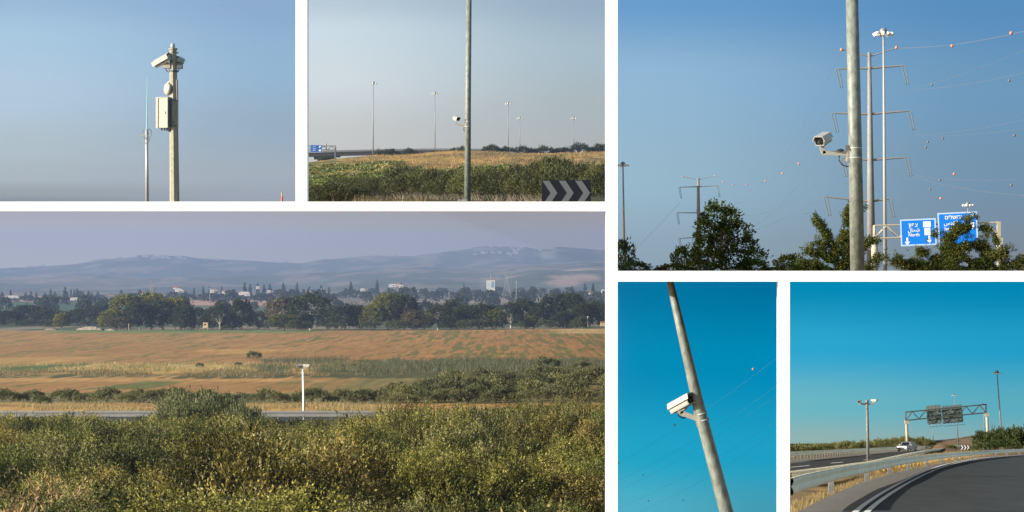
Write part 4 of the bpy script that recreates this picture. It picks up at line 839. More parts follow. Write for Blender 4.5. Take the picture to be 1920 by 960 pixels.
def limestone(x0, x1, y, D, h, lb):
    mb = MB(); r = random.Random(int(x0)); n = 14; vs = []
    for i in range(n):
        x = x0 + (x1 - x0) * i / (n - 1); t = h * math.sin(math.pi * (i + .4) / n) ** .6 * r.uniform(.75, 1.1)
        c = P(x, y, D); vs += [c, c + Vector((0, 1.0, t)), c + Vector((0, 6, t * .9)), c + Vector((0, 9, -1))]
    mb.add(vs, [(i * 4 + k, i * 4 + k + 1, i * 4 + 5 + k, i * 4 + 4 + k) for i in range(n - 1) for k in range(3)]); o = mb.build('sand_bank', M['limestone']); tag(o, lb, 'bank')
limestone(143, 190, 619, 1140, 1.6, 'pale limestone bank below the left tree line'); limestone(82, 104, 619.5, 1140, .8, 'small pale bank behind the bright green tree'); limestone(196, 216, 620, 1135, .8, 'pale bank at the foot of the big clump')
tb = empty('tower_building', P(920, 551, 3000), 'white tower block with blue window strips and low wings', 'building'); kt = 3000 / K
MB().box((0, 0, 13 * kt), (16 * kt, 9, 26 * kt)).build('tower', M['wallw'], tb); MB().box((0, 0, 26.4 * kt), (16.6 * kt, 9.6, .5)).build('roof', M['roofr'], tb)
for x in (2.2, 4.9): MB().box((x * kt, -4.55, 17.5 * kt), (1.7 * kt, .15, 11.5 * kt)).build('window', M['winb'], tb)
for z in (7, 11, 15, 19): MB().box((-4 * kt, -4.53, z * kt), (5 * kt, .12, .8 * kt)).build('window', M['winb'], tb)
MB().box((-11 * kt, 2, 2.6 * kt), (24 * kt, 9, 4.6 * kt)).build('wing', M['wallw'], tb); MB().prism([(-24 * kt, 4.95 * kt), (-12 * kt, 4.95 * kt), (-12 * kt, 6.3 * kt), (-24 * kt, 6 * kt)], -3, 7, None).build('wing_roof', M['roofb'], tb)
MB().prism([(-11.5 * kt, 4.95 * kt), (0, 4.95 * kt), (-1 * kt, 6.0 * kt), (-10 * kt, 6.0 * kt)], -3.4, 7.2, None).build('wing_roof', M['roofr'], tb)
am = bpy.data.objects.new('antenna_mast', None); COL.objects.link(am); am.parent = tb
for i in range(6): MB().tube([(0, 0, (26.6 + i * 2) * kt), (0, 0, (28.6 + i * 2) * kt)], .5 * kt * (1 - i * .12), 6).build('mast_band', M['redp'] if i % 2 == 0 else M['wallw'], am)
HS = [(335, 546, 12, 4, 'w'), (341, 547, 8, 3, 'w'), (110, 563, 14, 3, 'w'), (140, 562, 15, 3, 'w'), (78, 564, 14, 3, 'w'), (25, 558, 22, 2.6, 'w'), (210, 560, 14, 6, 'b'), (458, 552, 20, 4, 'w'), (464, 554, 10, 3, 'w'), (484, 541, 6, 3, 'w'), (330, 541, 9, 3, 'w'), (398, 548, 8, 4, 'w'), (405, 545, 6, 3, 'w'), (420, 549, 7, 4, 'w'),
      (736, 537, 14, 3.4, 'w'), (747, 535, 8, 4, 'w'), (752, 538, 8, 3, 'w'), (680, 545, 9, 3, 'w'), (1110, 551, 12, 3, 'w'), (1132, 549, 8, 5, 'w'), (270, 551, 8, 4, 'w'), (505, 548, 6, 3, 'w'), (605, 545, 7, 3, 'w')]
LBH = {335: 'white house left of the two by the cypress row', 341: 'smaller white house close to its twin', 110: 'long low white farm shed under tall conifers', 140: 'second low white shed under tall conifers', 78: 'low shed on the pink earth bank', 25: 'longest low building on the pink earth', 210: 'grey boxy house behind the tree gap', 458: 'long white roofed hall above the tree tops', 464: 'small white annex before the long hall', 484: 'tiny white house with a bright gable', 330: 'small white house above its row', 398: 'white villa amid dark conifers', 405: 'upper villa beside the conifers', 420: 'villa below two cypress tips', 736: 'wide white hall on the ridge', 747: 'white house with taller gable on the ridge', 752: 'low annex beside the ridge hall', 680: 'lone white house on the brown slope', 1110: 'low cream house near the frame post', 1132: 'bright cream house cut by the frame post', 270: 'white house over the big clump', 505: 'tiny white house at the hall end', 605: 'tiny white house over the dark trees'}
for x, y, w, h, k in HS:
    D = 2750; kd = D / K; t = empty('house', P(x, y + 1, D), LBH[x], 'house', 'white houses of the far village'); hw = w * kd / 2
    MB().box((0, 0, h * kd / 2), (2 * hw, 7, h * kd)).build('wall', M['wallw'] if k == 'w' else M['bridge'], t)
    MB().prism([(-hw - .3, h * kd), (hw + .3, h * kd), (hw * .7, h * kd + 1.1), (-hw * .7, h * kd + 1.1)], -4, 4).build('roof', M['wallw'] if int(x) % 3 else M['roofr'], t)
    MB().box((hw * .3, -3.52, h * kd * .5), (.9, .06, .9)).build('window', M['glass'], t)
yh = empty('yellow_hut', P(1131, 612, 1175), 'small yellow roofed hut at the field end by the frame post', 'hut'); MB().box((0, 0, .9), (2.6, 2, 1.6)).build('wall', M['wood'], yh); MB().prism([(-1.5, 1.7), (1.5, 1.7), (1.1, 2.2), (-1.1, 2.2)], -1.2, 1.2).build('roof', M['roofr'], yh)
# far hill houses
hr_ = random.Random(9); base_h = None; nh = 0
cl = [(270, 482, 24, 12, 10000), (290, 484, 30, 14, 9950), (300, 492, 26, 10, 9800), (65, 503, 26, 8, 9950), (185, 491, 18, 5, 9950), (225, 489, 12, 4, 9950), (395, 493, 20, 6, 9900), (520, 493, 26, 8, 9950), (335, 498, 20, 5, 9700), (700, 483, 14, 4, 9950), (735, 482, 8, 3, 9950), (930, 471, 18, 5, 9900), (965, 468, 14, 14, 9850), (945, 494, 34, 16, 9300), (905, 499, 24, 5, 9200), (970, 487, 12, 8, 9500), (1010, 470, 12, 4, 9950), (1035, 467, 10, 4, 9950)]
for cx, cy, sw, n, D in cl:
    for i in range(n):
        x = cx + hr_.uniform(-sw, sw) * .7; D_ = D - abs(hr_.gauss(0, 110)); g0 = float(z3(x, D_)) - 2; w_, d_, h_ = hr_.uniform(6, 15), 10, hr_.uniform(4, 8)
        loc = Vector(((x - 960) / K * D_, D_, g0))
        t = empty('hill_house', loc, 'pale hazy house of a hill town', 'house', 'pale houses of the hill towns')
        if nh < 4:
            body = MB().box((0, 0, .5), (1, 1, 1.2)).build('wall', M['hillw'], t); rf = MB().prism([(-.53, 1.1), (.53, 1.1), (.3, 1.3), (-.3, 1.3)], -.53, .53).build('roof', M['hillw'], t)
            if nh == 0: hb, hf = body, rf
        else:
            for s_ in (hb, hf): c = s_.copy(); COL.objects.link(c); c.parent = t
        t.scale = (w_, d_, h_); nh += 1
rd = MB(); pth = [(1034, 541), (1031, 532), (1036, 524), (1034, 514)]
# lattice pylon on the plain
def lattice(loc, H, w, label, m, arms):
    t = empty('lattice_pylon', loc, label, 'pylon'); mb = MB()
    for s1 in (-1, 1):
        for s2 in (-1, 1): mb.tube([(s1 * w, s2 * w, 0), (s1 * w * .35, s2 * w * .35, H * .55), (s1 * w * .12, s2 * w * .12, H)], .16, 4)
    for i in range(10):
        z0, z1 = H * i / 10, H * (i + 1) / 10; a0 = w * np.interp(z0, [0, H * .55, H], [1, .35, .12]); a1 = w * np.interp(z1, [0, H * .55, H], [1, .35, .12])
        for y in (-1, 1): mb.tube([(-a0, y * a0, z0), (a1, y * a1, z1)], .09, 4); mb.tube([(a0, y * a0, z0), (-a1, y * a1, z1)], .09, 4)
    mb.build('tower_frame', m, t)
    for z, L, up in arms:
        a = MB()
        for s in (-1, 1): a.tube([(0, 0, z), (s * L, 0, z + up)], .14, 4); a.tube([(0, 0, z - 1.5), (s * L, 0, z + up)], .1, 4)
        a.build('cross_arm', m, t)
    return t
lattice(P(950, 556, 2600), 22 * 1 + 0, 4.5, 'pale lattice power pylon beside the white tower', M['conc2'], [(15, 7, 0), (20, 9, 4)])
lattice(P(285, 560, 2800), 19, 4, 'faint lattice power pylon above the big clump', M['conc2'], [(11, 7, 0), (17, 7, 2)])
for x, y0, y1 in ((393.5, 566, 541), (968, 560, 528), (842, 560, 549)):
    t = empty('lamp_post', P(x, y0, 2400), {393.5: 'thin pale post over the village road', 968: 'thin pale post right of the lattice pylon', 842: 'short pale post in the brown slope'}[x], 'post'); MB().tube([(0, 0, 0), (0, 0, (y0 - y1) / K * 2400)], .22, 5).build('shaft', M['galvl'], t); MB().box((0, 0, (y0 - y1) / K * 2400), (1, .5, .3)).build('lamp_head', M['lamp'], t)

# --- upper right view
D4 = 60.0
p4 = pole('camera_pole', [P(1608, 517, D4), P(1603, 250, D4), P(1597, -30, D4)], [.165, .152, .138], M['galv'], 'thick galvanised pole in front of the power pylon', 20)
for y, x in ((278, 1603.4), (296, 1603.8)): clamp(p4, loc_(p4, P(x, y, D4)), .158, Matrix.Rotation(math.radians(0), 4, 'X'))
c = P(1543, 262, D4)
def r4(x, y, dy=0): return P(x, y, D4) - c + Vector((0, dy, 0))
c4 = cctv(c, (-.42, -.88, -.22), .55, 'cream camera box on a bracket of the thick galvanised pole', arm=[r4(1541, 275), r4(1544, 287), r4(1590, 288)], cable=[r4(1574, 291), r4(1573, 300), r4(1579, 309), r4(1587, 312), r4(1593, 312)], plate=False)
MB().box(r4(1588.5, 287.5), (.055, .12, .37)).build('mounting_plate', M['cam_b'], c4); MB().ball(r4(1576, 283), (.09, .05, .05)).build('knuckle', M['dkgrey'], c4)
DS = 300.0; ks = DS / K
g4 = empty('sign_gantry', P(1873, 517.5, DS), 'sign gantry with two bright blue direction boards', 'sign gantry')
def r_(x, y, dy=0): return loc_(g4, P(x, y, DS)) + Vector((0, dy, 0))
cm = MB(); cm.tube([r_(1876, 517.5), r_(1874, 458)], [.42, .36], 12); cm.build('column', M['gbeige'], g4)
cm = MB(); cm.box(r_(1873.5, 452), (.72, .7, .75)); cm.build('column_head', M['gbeige'], g4); cm = MB(); cm.box(r_(1872.5, 432), (.40, .5, 2.0)); cm.build('column_top', M['gbeige'], g4)
cm = MB(); cm.tube([r_(1640, 517.5), r_(1640, 447)], [.42, .36], 12); cm.build('column', M['gbeige'], g4)
truss(g4, r_(1640, 447), r_(1873, 441), 24 * ks, .9, 10, .10, M['gbeige'])
A4 = ['\u05e6\u05e4\u05d5\u05df'[::-1], '\ufeed\ufe8e\ufee4\ufeb7'[::-1], 'North']
s_ = r_(1720.5, 435.5); hh = 50 * ks; ww = 67 * ks
sign_face(g4, s_.x, s_.z, ww, hh, -.55, [('\u05e6\u05e4\u05d5\u05df'[::-1], .62, -.55, .82), ('\ufedd\ufe8e\ufee4\ufeb7', .58, -.5, .25), ('North', .50, -.5, -.28)], [(-1.28, -.98, .85, math.pi), (1.2, -.86, .85, math.pi)], plates=[(1.0, .86, .85, .62), (1.02, .05, .66, .82)], tilt=math.radians(-2.5), border=.16, label='blue direction board with two down arrows and white route plates')
s_ = r_(1794.5, 431); 
sign_face(g4, s_.x, s_.z, 74 * ks, 66 * ks, -.55, [('\u05d9\u05e8\u05d5\u05e9\u05dc\u05d9\u05dd'[::-1], .62, -.45, 1.42), ('\ufeb1\ufeaa\ufed8\ufedf\ufe8d', .58, -.75, .78), ('Jerusalem', .52, -.5, .15)], [(1.55, 1.42, .9, math.radians(40)), (-.9, -1.4, .8, math.pi)], plates=[(1.5, .4, .7, .7)], tilt=math.radians(-2.5), border=.16, label='taller blue direction board with an up right arrow')
# steel pole pylons
def pylon(base, top, r0, r1, arms, vee, label, D, ins_len, m='conc2', group=None):
    base = Vector(base); t = empty('power_pylon', base, label, 'pylon', group); v = Vector(top) - base; MB().tube([(0, 0, 0), v * .5, v], [r0, (r0 + r1) / 2, r1], 12).build('pylon_pole', M[m], t)
    for (xa, ya), (xb, yb), (xc, yc) in arms:
        a = MB(); A, B, C_ = [loc_(t, P(x, y, D)) for x, y in ((xa, ya), (xb, yb), (xc, yc))]
        a.tube([A, B], [.13, .24], 7); a.tube([B, C_], [.24, .13], 7); a.build('cross_arm', M[m], t)
        if ins_len:
            for q0 in (A, C_):
                i_ = MB(); sg = 1 if q0 is C_ else 1
                e = q0 + Vector((.8, 0, -ins_len)); 
                for o_ in (-.3, .3):
                    n = 14
                    i_.tube([q0.lerp(e, k / n) + Vector((o_ * (1 - .3 * k / n), 0, 0)) for k in range(n + 1)], [(.12 if k % 2 else .06) for k in range(n + 1)], 7)
                i_.build('insulator', M['ins'], t)
    if vee:
        a = MB(); B = loc_(t, P(*vee[1], D)); a.tube([loc_(t, P(*vee[0], D)), B], [.08, .15], 6); a.tube([B, loc_(t, P(*vee[2], D))], [.15, .08], 6); a.build('earth_wire_arm', M[m], t)
    return t
DP = 500.0
pylon(P(1634, 517.5, DP), P(1630, 98, DP), .88, .32, [((1570, 129), (1630, 128), (1694, 123)), ((1562, 212), (1631, 214), (1705, 208)), ((1580, 296), (1632, 300), (1700, 295)), ((1548, 369), (1633, 378), (1668, 372))], ((1578, 93), (1630, 106), (1681, 90)), 'tall grey pole pylon standing close behind the thick pole', DP, 3.6)
DP2 = 1150.0
pylon(P(1311, 517.5, DP2), P(1309, 334, DP2), 1.15, .55, [((1274, 351), (1309, 350), (1346, 348)), ((1270, 399), (1310, 399), (1330, 399)), ((1274, 447), (1310, 445), (1330, 445))], ((1280, 331), (1309, 337), (1340, 330)), 'distant pole pylon half hidden by the big round tree', DP2, 5.0)
# masts
mast(P(1660, 517.5, 400), P(1656.5, 62, 400), .30, 'tall floodlight mast with a crown of white lamps beside the pylon', head=.86, nl=9)
mast(P(1171.5, 517.5, 900), P(1168, 309, 900), .50, 'floodlight mast cut by the frame post', head=1.15, nl=8)
mast(P(1815, 517.5, 520), P(1815, 384, 520), .16, 'floodlight mast whose lamps peek over the blue boards', head=.62, nl=8)
# wires and marker balls
def catenary(a, b, sag, n=22): a, b = Vector(a), Vector(b); return [a.lerp(b, i / n) - Vector((0, 0, sag * 4 * (i / n) * (1 - i / n))) for i in range(n + 1)]
def wire(pts, r, label, group): 
    o0 = pts[0]; o = MB().tube([p - o0 for p in pts], r, 5).build('power_line', M['wire'], None, o0); tag(o, label, 'cable', group); return o
GW = 'power lines of the pylon view'
WL = [((1700, 168, 500), (1990, 62, 330), .8, .013, 'wire leaving the upper insulator of the near pylon to the top right'), ((1700, 169, 500), (1990, 118, 400), .8, .013, 'second wire from the upper insulator of the near pylon'),
      ((1712, 253, 500), (1990, 205, 360), .8, .013, 'wire from the middle insulator of the near pylon'), ((1712, 254, 500), (1990, 228, 400), .8, .012, 'second wire from the middle insulator'),
      ((1708, 328, 500), (1990, 330, 380), .8, .012, 'wire from the lower insulator going level'), ((1708, 330, 500), (1990, 368, 420), 1, .018, 'lowest wire going right from the near pylon'),
      ((1576, 172, 500), (1346, 380, 1150), 8, .018, 'wire from near pylon down to the distant pylon'), ((1567, 255, 500), (1346, 430, 1150), 8, .018, 'second wire down to the distant pylon'),
      ((1700, 168, 500), (1350, 385, 1150), 12, .018, 'long sagging wire crossing behind the thick pole'), ((1712, 255, 500), (1350, 440, 1150), 5, .018, 'lower sagging wire crossing behind the thick pole'),
      ((1578, 93, 500), (1340, 330, 1150), 16, .015, 'earth wire with orange balls between the pylons'), ((1274, 380, 1150), (1155, 500, 1300), 1, .04, 'faint wire leaving the distant pylon to the left'), ((1681, 90, 500), (1990, 40, 380), 1, .03, 'earth wire with orange balls toward the top right')]
for a, b, sg, r, lb in WL: wire(catenary(P(*a), P(*b), sg), r, lb, GW)
def balls(lst, r, m, lab, grp):
    for x, y, D in lst: o = MB().ball((0, 0, 0), r * .85, 12, 8).build('marker_ball', M[m], None, P(x, y, D)); tag(o, lab, 'marker ball', grp)
balls([(1578, 93, 500), (1681, 89, 500)], .35, 'red', 'orange ball on the top arm tip of the near pylon', 'orange balls on the near pylon')
balls([(1785, 86, 440), (1896, 62, 380)], .30, 'red', 'orange warning ball on the wire at the top right', 'orange balls at the top right')
balls([(1789, 326, 450), (1764, 372, 470)], .26, 'red', 'orange warning ball low in the sky over the blue boards', 'orange balls above the blue boards')
balls([(1498, 307, 760), (1467, 325, 850), (1435, 339, 930), (1400, 346, 1000), (1375, 346, 1050), (1356, 341, 1100), (1340, 330, 1150), (1280, 331, 1150)], .36, 'red', 'small orange ball on the wire between the two pylons', 'orange balls between the pylons')
balls([(1747, 159, 480), (1892, 151, 420), (1736, 276, 480), (1740, 266, 480), (1768, 259, 470), (1902, 254, 410), (1762, 338, 460), (1744, 355, 470), (1896, 347, 410)], .24, 'grey_m', 'dark spacer ball on a wire of the pylon view', 'dark balls on the wires')
# trees
R4 = (1152, -50, 1990, 517)
def bigtree(seed, lob, n, L, Wd, tuft, cols, lm, st, name, **kw): return Plant(name, *crown(seed, lob, n, 5, L, Wd, tuft, cols=cols, **kw), st, M['bark'], lm, 'crown', 'trunk')
GRN = ((.035, .055, .008), (.10, .13, .014), (.20, .21, .025))
Lr = [((-.5, 0, 5.2), (1.15, 1.1, 1.5)), ((.7, .1, 4.9), (1.0, 1.1, 1.3)), ((-1.2, 0, 3.9), (1.1, 1, 1.5)), ((1.2, 0, 3.7), (1.4, 1.2, 1.3)), ((-1.4, .2, 2.6), (1.1, 1.1, 1.3)), ((.2, -.3, 3.0), (1.5, 1.3, 1.6)), ((1.9, 0, 2.7), (1.2, 1.1, 1.0)), ((2.9, 0, 1.7), (1.1, 1, .8)), ((-1.2, 0, 1.4), (1.6, 1.2, 1.1)), ((1.3, 0, 1.5), (1.7, 1.2, 1.1))]
D5 = 250.0; big = bigtree(500, Lr, 5200, .17, .12, .3, GRN, M['leaf'], stems(500, 4.5, 1.3, 26, .16, M['barkp'], True), 'round_tree', lo=-.8, inner=.45, clump=1.1, spread=.6, up=.25, mott=.5)
place(big, P(1352, 517.5, D5), 1.0, .15, 'big round crowned tree with grey twigs in its middle', None, R4, (1, 1, 1), 'tree', h=139 / K * D5, hw=76 / K * D5)
sm = bigtree(505, lobes(505, 5, 1.6, 3.0, .5), 1500, .2, .14, .28, GRN, M['leaf'], stems(505, 2.4, 1, 5, .1, M['bark'], True), 'round_tree', lo=-.8, inner=.5, spread=.6)
for x, top, w, D, lb in ((1166, 448, 44, 230, 'dark tree cut by the frame post under the mast'), (1190, 490, 60, 240, 'low dark bush next to the tree at the frame post'), (1279, 460, 36, 300, 'small round tree just left of the big one'), (1262, 494, 60, 260, 'low olive bush left of the big tree'), (1240, 500, 30, 260, 'lowest bush in the gap of the hedge'), (1315, 486, 50, 260, 'yellow green bush at the big tree foot'),
                         (1410, 486, 60, 255, 'bushy skirt right of the big tree foot'), (1450, 500, 44, 270, 'low bush between big tree and feathery tree'), (1480, 476, 50, 240, 'olive round bush left of the feathery tree'), (1510, 486, 60, 235, 'bush under the feathery tree'), (1385, 498, 60, 250, 'low bush before the big tree'), (1905, 496, 40, 200, 'thin low bush at the picture edge')):
    place(sm, P(x, 517.5, D), 1, x, lb, None, R4, (1.3, 1.1, .8) if 'yellow' in lb or 'olive' in lb else (.8, .85, .8), 'bush' if 'bush' in lb else 'tree', 'bush' if 'bush' in lb else 'tree', h=(517.5 - top) / K * D, hw=w / 2 / K * D * 1.15)
# feathery trees: limbs carrying sprays
def feathery(seed, loc, limbs, cols, label, D, lw=(.115, .045), nt=420, tint=(1, 1, 1)):
    r = np.random.default_rng(seed); Qs, Cs = [], []; st = MB(); loc = Vector(loc)
    for pts, rad, wd in limbs:
        pp = [P(x, y, D) - loc + Vector((0, (i - 1) * .25 * ((seed + len(pts)) % 3 - 1), 0)) for i, (x, y) in enumerate(pts)]; st.tube(pp, list(np.linspace(rad, rad * .25, len(pp))), 6)
        A = np.array([list(p) for p in pp]); seg = np.linalg.norm(np.diff(A, axis=0), axis=1); tt = np.concatenate([[0], np.cumsum(seg)])
        n = int(nt * tt[-1] * wd / .35); s = r.uniform(.12, 1, n) * tt[-1]; c = np.stack([np.interp(s, tt, A[:, i]) for i in range(3)], 1)
        i0 = np.clip(np.searchsorted(tt, s) - 1, 0, len(seg) - 1); ax = (A[i0 + 1] - A[i0]) / seg[i0][:, None]
        o = r.normal(size=(n, 3)); o[:, 2] = o[:, 2] * .55 + .1; o *= (wd * np.sqrt(r.uniform(0.02, 1, n)) / np.linalg.norm(o, axis=1))[:, None]; cl = fbm(c[:, 0] * 3 + o[:, 0] * 3, c[:, 2] * 3 + o[:, 2] * 3, seed)
        k = cl > .45; c, o, ax, cl = c[k], o[k], ax[k], cl[k]; n = len(c); col = np.array(cols)[np.clip((cl - .38) * 3.5 * len(cols), 0, len(cols) - 1).astype(int)]
        for j in range(5):
            d = ax * .3 + o / wd * .8 + r.normal(size=(n, 3)) * .7; d /= np.linalg.norm(d, axis=1, keepdims=True)
            Qs.append(leaf_quads(r, c + o + r.normal(size=(n, 3)) * .07, d, *lw)); Cs.append(col * r.uniform(.6, 1.4, n)[:, None])
    pl = Plant('acacia_tree', np.concatenate(Qs), np.concatenate(Cs), st, M['bark'], M['leaf'], 'crown', 'trunk'); place(pl, loc, 1, 0, label, None, R4, tint, 'tree')
DF = 150.0; FG = ((.020, .034, .007), (.038, .056, .009), (.062, .080, .012), (.095, .10, .018))
feathery(601, P(1575, 517.5, DF), [([(1575, 517), (1565, 470), (1545, 430), (1522, 402)], .07, .30), ([(1552, 440), (1540, 412), (1516, 404)], .04, .22), ([(1568, 480), (1590, 420), (1605, 392), (1640, 388)], .05, .30), ([(1590, 430), (1585, 400), (1600, 378)], .03, .16), ([(1572, 500), (1540, 480), (1515, 470)], .05, .55),
   ([(1575, 505), (1560, 480), (1530, 455)], .05, .5), ([(1578, 510), (1600, 470), (1640, 450)], .05, .45), ([(1575, 517), (1530, 500), (1490, 490)], .05, .6), ([(1578, 517), (1630, 500), (1650, 480)], .05, .35), ([(1570, 517), (1580, 470), (1590, 440)], .05, .55), ([(1575, 517), (1560, 500), (1545, 490)], .05, .7)], FG, 'feathery tree with loose sprays behind the thick pole', DF)
feathery(602, P(1790, 517.5, DF), [([(1790, 517), (1780, 470), (1790, 435), (1812, 412)], .08, .42), ([(1790, 460), (1770, 440), (1752, 440)], .05, .40), ([(1795, 440), (1830, 420), (1852, 432), (1866, 458)], .04, .26), ([(1812, 412), (1830, 405)], .03, .22), ([(1792, 470), (1825, 450), (1845, 470)], .05, .45),
   ([(1790, 517), (1750, 480), (1715, 470), (1690, 478)], .06, .32), ([(1790, 517), (1740, 500), (1690, 492), (1665, 480)], .06, .5), ([(1790, 500), (1770, 475), (1745, 462)], .05, .55), ([(1790, 517), (1830, 490), (1870, 480), (1890, 470)], .06, .5), ([(1790, 517), (1850, 505), (1900, 498), (1916, 486)], .05, .4),
   ([(1788, 515), (1795, 480), (1800, 455)], .05, .7), ([(1788, 515), (1820, 500), (1850, 480)], .05, .6), ([(1788, 515), (1760, 508), (1700, 508)], .05, .5), ([(1845, 440), (1850, 470), (1852, 500)], .03, .2), ([(1788, 515), (1840, 512), (1890, 510)], .05, .55)], FG, 'spreading feathery tree covering the foot of the blue boards', DF, nt=460)

# --- leaning pole view
D5_ = 50.0; pts5 = [P(1376, 1016, D5_), P(1362, 960, D5_), P(1312, 770, D5_), P(1282, 640, D5_), P(1252, 510, D5_)]
p5 = pole('camera_pole', pts5, [.135, .13, .112, .088, .062], M['galv'], 'leaning speckled steel pole against deep teal sky', 20)
ax5 = (pts5[3] - pts5[2]).normalized(); tl = ax5.to_track_quat('Z', 'Y').to_matrix().to_4x4()
for x, y in ((1314.5, 776), (1318.5, 788)): clamp(p5, loc_(p5, P(x, y, D5_)), .118, tl)
c = P(1278.5, 757.5, D5_)
def r5(x, y, dy=0): return P(x, y, D5_) - c + Vector((0, dy, 0))
c5 = cctv(c, (.66, -.62, .42), .50, 'camera box seen from below on the leaning pole', arm=[r5(1274, 768), r5(1277, 774), r5(1304, 784)], up=(-.25, .1, 1), cable=[r5(1270, 770), r5(1272, 779), r5(1279, 784), r5(1286, 783)], plate=False)
MB().prism([(-.05, -.16), (.05, -.16), (.05, .17), (-.05, .17)], -.06, .06, Matrix.Translation(r5(1309, 783)) @ tl).build('mounting_plate', M['cam_b'], c5)
MB().tube([r5(1304, 790), r5(1306, 797), r5(1311, 800), r5(1316, 800)], .012, 6).build('cable', M['black'], c5)
G5 = 'thin wires of the teal sky view'
for a, b, lb in (((1150, 872, 420), (1480, 652, 420), 'thin wire with orange balls behind the leaning pole'), ((1150, 905, 420), (1480, 706, 420), 'faint wire in the middle of the teal sky'), ((1150, 925, 420), (1480, 722, 420), 'faint wire just under the middle one'), ((1150, 957, 420), (1480, 772, 420), 'faint wire low in the teal sky'), ((1200, 960, 420), (1480, 790, 420), 'lowest faint wire of the teal sky')):
    wire(catenary(P(*a), P(*b), 1.0), .007, lb, G5)
balls([(1412, 692, 415)], .22, 'red', 'orange ball high in the teal sky', None); balls([(1265, 797, 415)], .18, 'red', 'orange ball below the camera of the leaning pole', None); balls([(1160, 868, 415)], .14, 'red', 'orange ball at the left edge of the teal sky', None)
balls([(1206, 891, 415), (1216, 939, 415), (1281, 938, 415)], .11, 'grey_m', 'tiny dark ball low in the teal sky', 'tiny dark balls of the teal sky')

# --- lower right view
def path6(pts, n): return [G6(*p) for p in smooth_path(pts, n)]
near = path6([(1474, 972), (1485, 964), (1520, 948), (1575, 925), (1636, 906.5), (1680, 891), (1718, 882), (1751, 875.5), (1782, 869.5), (1811, 866), (1838, 862.5), (1880, 857.6), (1925, 854), (2010, 850)], 80)
guardrail('guardrail', near, .80, M['rail'], 'pale steel guardrail curving along the outside of the bend', 21, post_w=.15, beam_h=.34)
mid = path6([(1474, 913), (1500, 908), (1560, 897), (1630, 883), (1680, 867.5), (1714, 856.5), (1745, 849), (1775, 843.5)], 60)
guardrail('guardrail', mid, .50, M['rail'], 'double faced median guardrail with close dark posts', 6, double=True, beam_h=.17)
farg = path6([(1474, 869), (1540, 862), (1600, 856), (1660, 849.8), (1714, 845.5), (1760, 842), (1805, 839.6)], 50)
guardrail('guardrail', farg, .85, M['rail'], 'far guardrail below the row of bushes', 4.0, beam_h=.34)
D6p = D6(872); t6 = pole('camera_pole', [P(1628, 871.5, D6p), P(1625.5, 752, D6p)], [.115, .09], M['galv'], 'grey post with two cameras between the road barriers', 12)
MB().tube([loc_(t6, P(1613, 757, D6p)), loc_(t6, P(1625.5, 758.5, D6p)), loc_(t6, P(1639, 756.5, D6p))], .05, 8).build('cross_arm', M['galvl'], t6); MB().tube([loc_(t6, P(1625.5, 756, D6p)), loc_(t6, P(1625.5, 750.5, D6p))], .12, 10).build('collar', M['galvd'], t6)
cctv(P(1611.5, 753, D6p), (-.30, -.92, -.1), .40, 'camera on the left arm of the two camera post', arm=[(0, 0, -.08), (.03, 0, -.2)], plate=False); cctv(P(1639, 751.5, D6p), (.80, -.60, .02), .40, 'camera on the right arm of the two camera post', arm=[(0, 0, -.08), (0, 0, -.2)], plate=False)
# gantry from behind
D7 = 430.0; k7 = D7 / K; g6 = empty('sign_gantry', P(1701.5, 847.4, D7), 'steel truss gantry carrying two sign boards seen from behind', 'sign gantry')
def r7(x, y, dy=0): return loc_(g6, P(x, y, D7)) + Vector((0, dy, 0))
MB().tube([r7(1702, 847.3), r7(1699.5, 790)], [.26, .22], 10).build('column', M['gbeige'], g6); MB().tube([r7(1854, 847.3), r7(1850, 775)], [.26, .22], 10).build('column', M['gbeige'], g6)
MB().box(r7(1700, 791.5), (.62, .6, .5)).build('column_head', M['gbeige'], g6); MB().box(r7(1850.3, 777.5), (.62, .6, .5)).build('column_head', M['gbeige'], g6)
truss(g6, r7(1698.5, 788.5), r7(1849.5, 774), 15.6 * k7, .6, 12, .085, M['gantry'])
sb = Matrix.Rotation(math.atan(-14.5 / 151) * -1, 4, 'Y')
for (x, y, w, h, lb) in ((1753, 778, 27.5, 35, 'back of the smaller grey sign board'), (1787.5, 777, 38.5, 33, 'back of the wider grey sign board')):
    mm = Matrix.Translation(r7(x, y, .95)) @ Matrix.Rotation(math.radians(-5.3), 4, 'Y'); bd = MB().box((0, 0, 0), (w * k7, .06, h * k7), mm).build('sign_board', M['signb'], g6); bd['label'] = lb
    rb = MB()
    n = 4 if w < 30 else 6
    for i in range(n): rb.box((-w * k7 * .5 + (i + .5) * w * k7 / n, -.035, -.2), (.05, .02, h * k7 + .4), mm)
    rb.build('stiffener', M['signb'], bd); lb_ = MB()
    for i in range(n): xx = -w * k7 * .5 + (i + .5) * w * k7 / n; lb_.box((xx + .2, -.07, -h * k7 / 2 - .42), (.6, .08, .06), mm)
    lb_.build('lamp_bracket', M['gantry'], bd)
for x0, y0, x1, y1, D, r, lb, hd in ((1880, 846, 1869.5, 699, 700, .32, 'tallest mast leaning over the bushes of the bend', .42), (1797, 836, 1789.5, 741, 900, .26, 'mast behind the wider sign board', .30), (1848, 838, 1843, 757, 1000, .24, 'mast seen between truss and column', .20), (1750.5, 835, 1748.5, 797, 1200, .2, 'shortest mast under the smaller sign board', .2)):
    mast(P(x0, y0, D), P(x1, y1, D), r * .8, lb, head=hd * 1.6, nl=6, group='masts of the motorway view', m='galvd', fl='lamp')
chevron_sign(G6(1809.5, 849), 17 * D6(849) / K, 8.6 * D6(849) / K, 'small chevron board at the fork of the motorway', M['chevd'], M['chevw2'], post=.45)
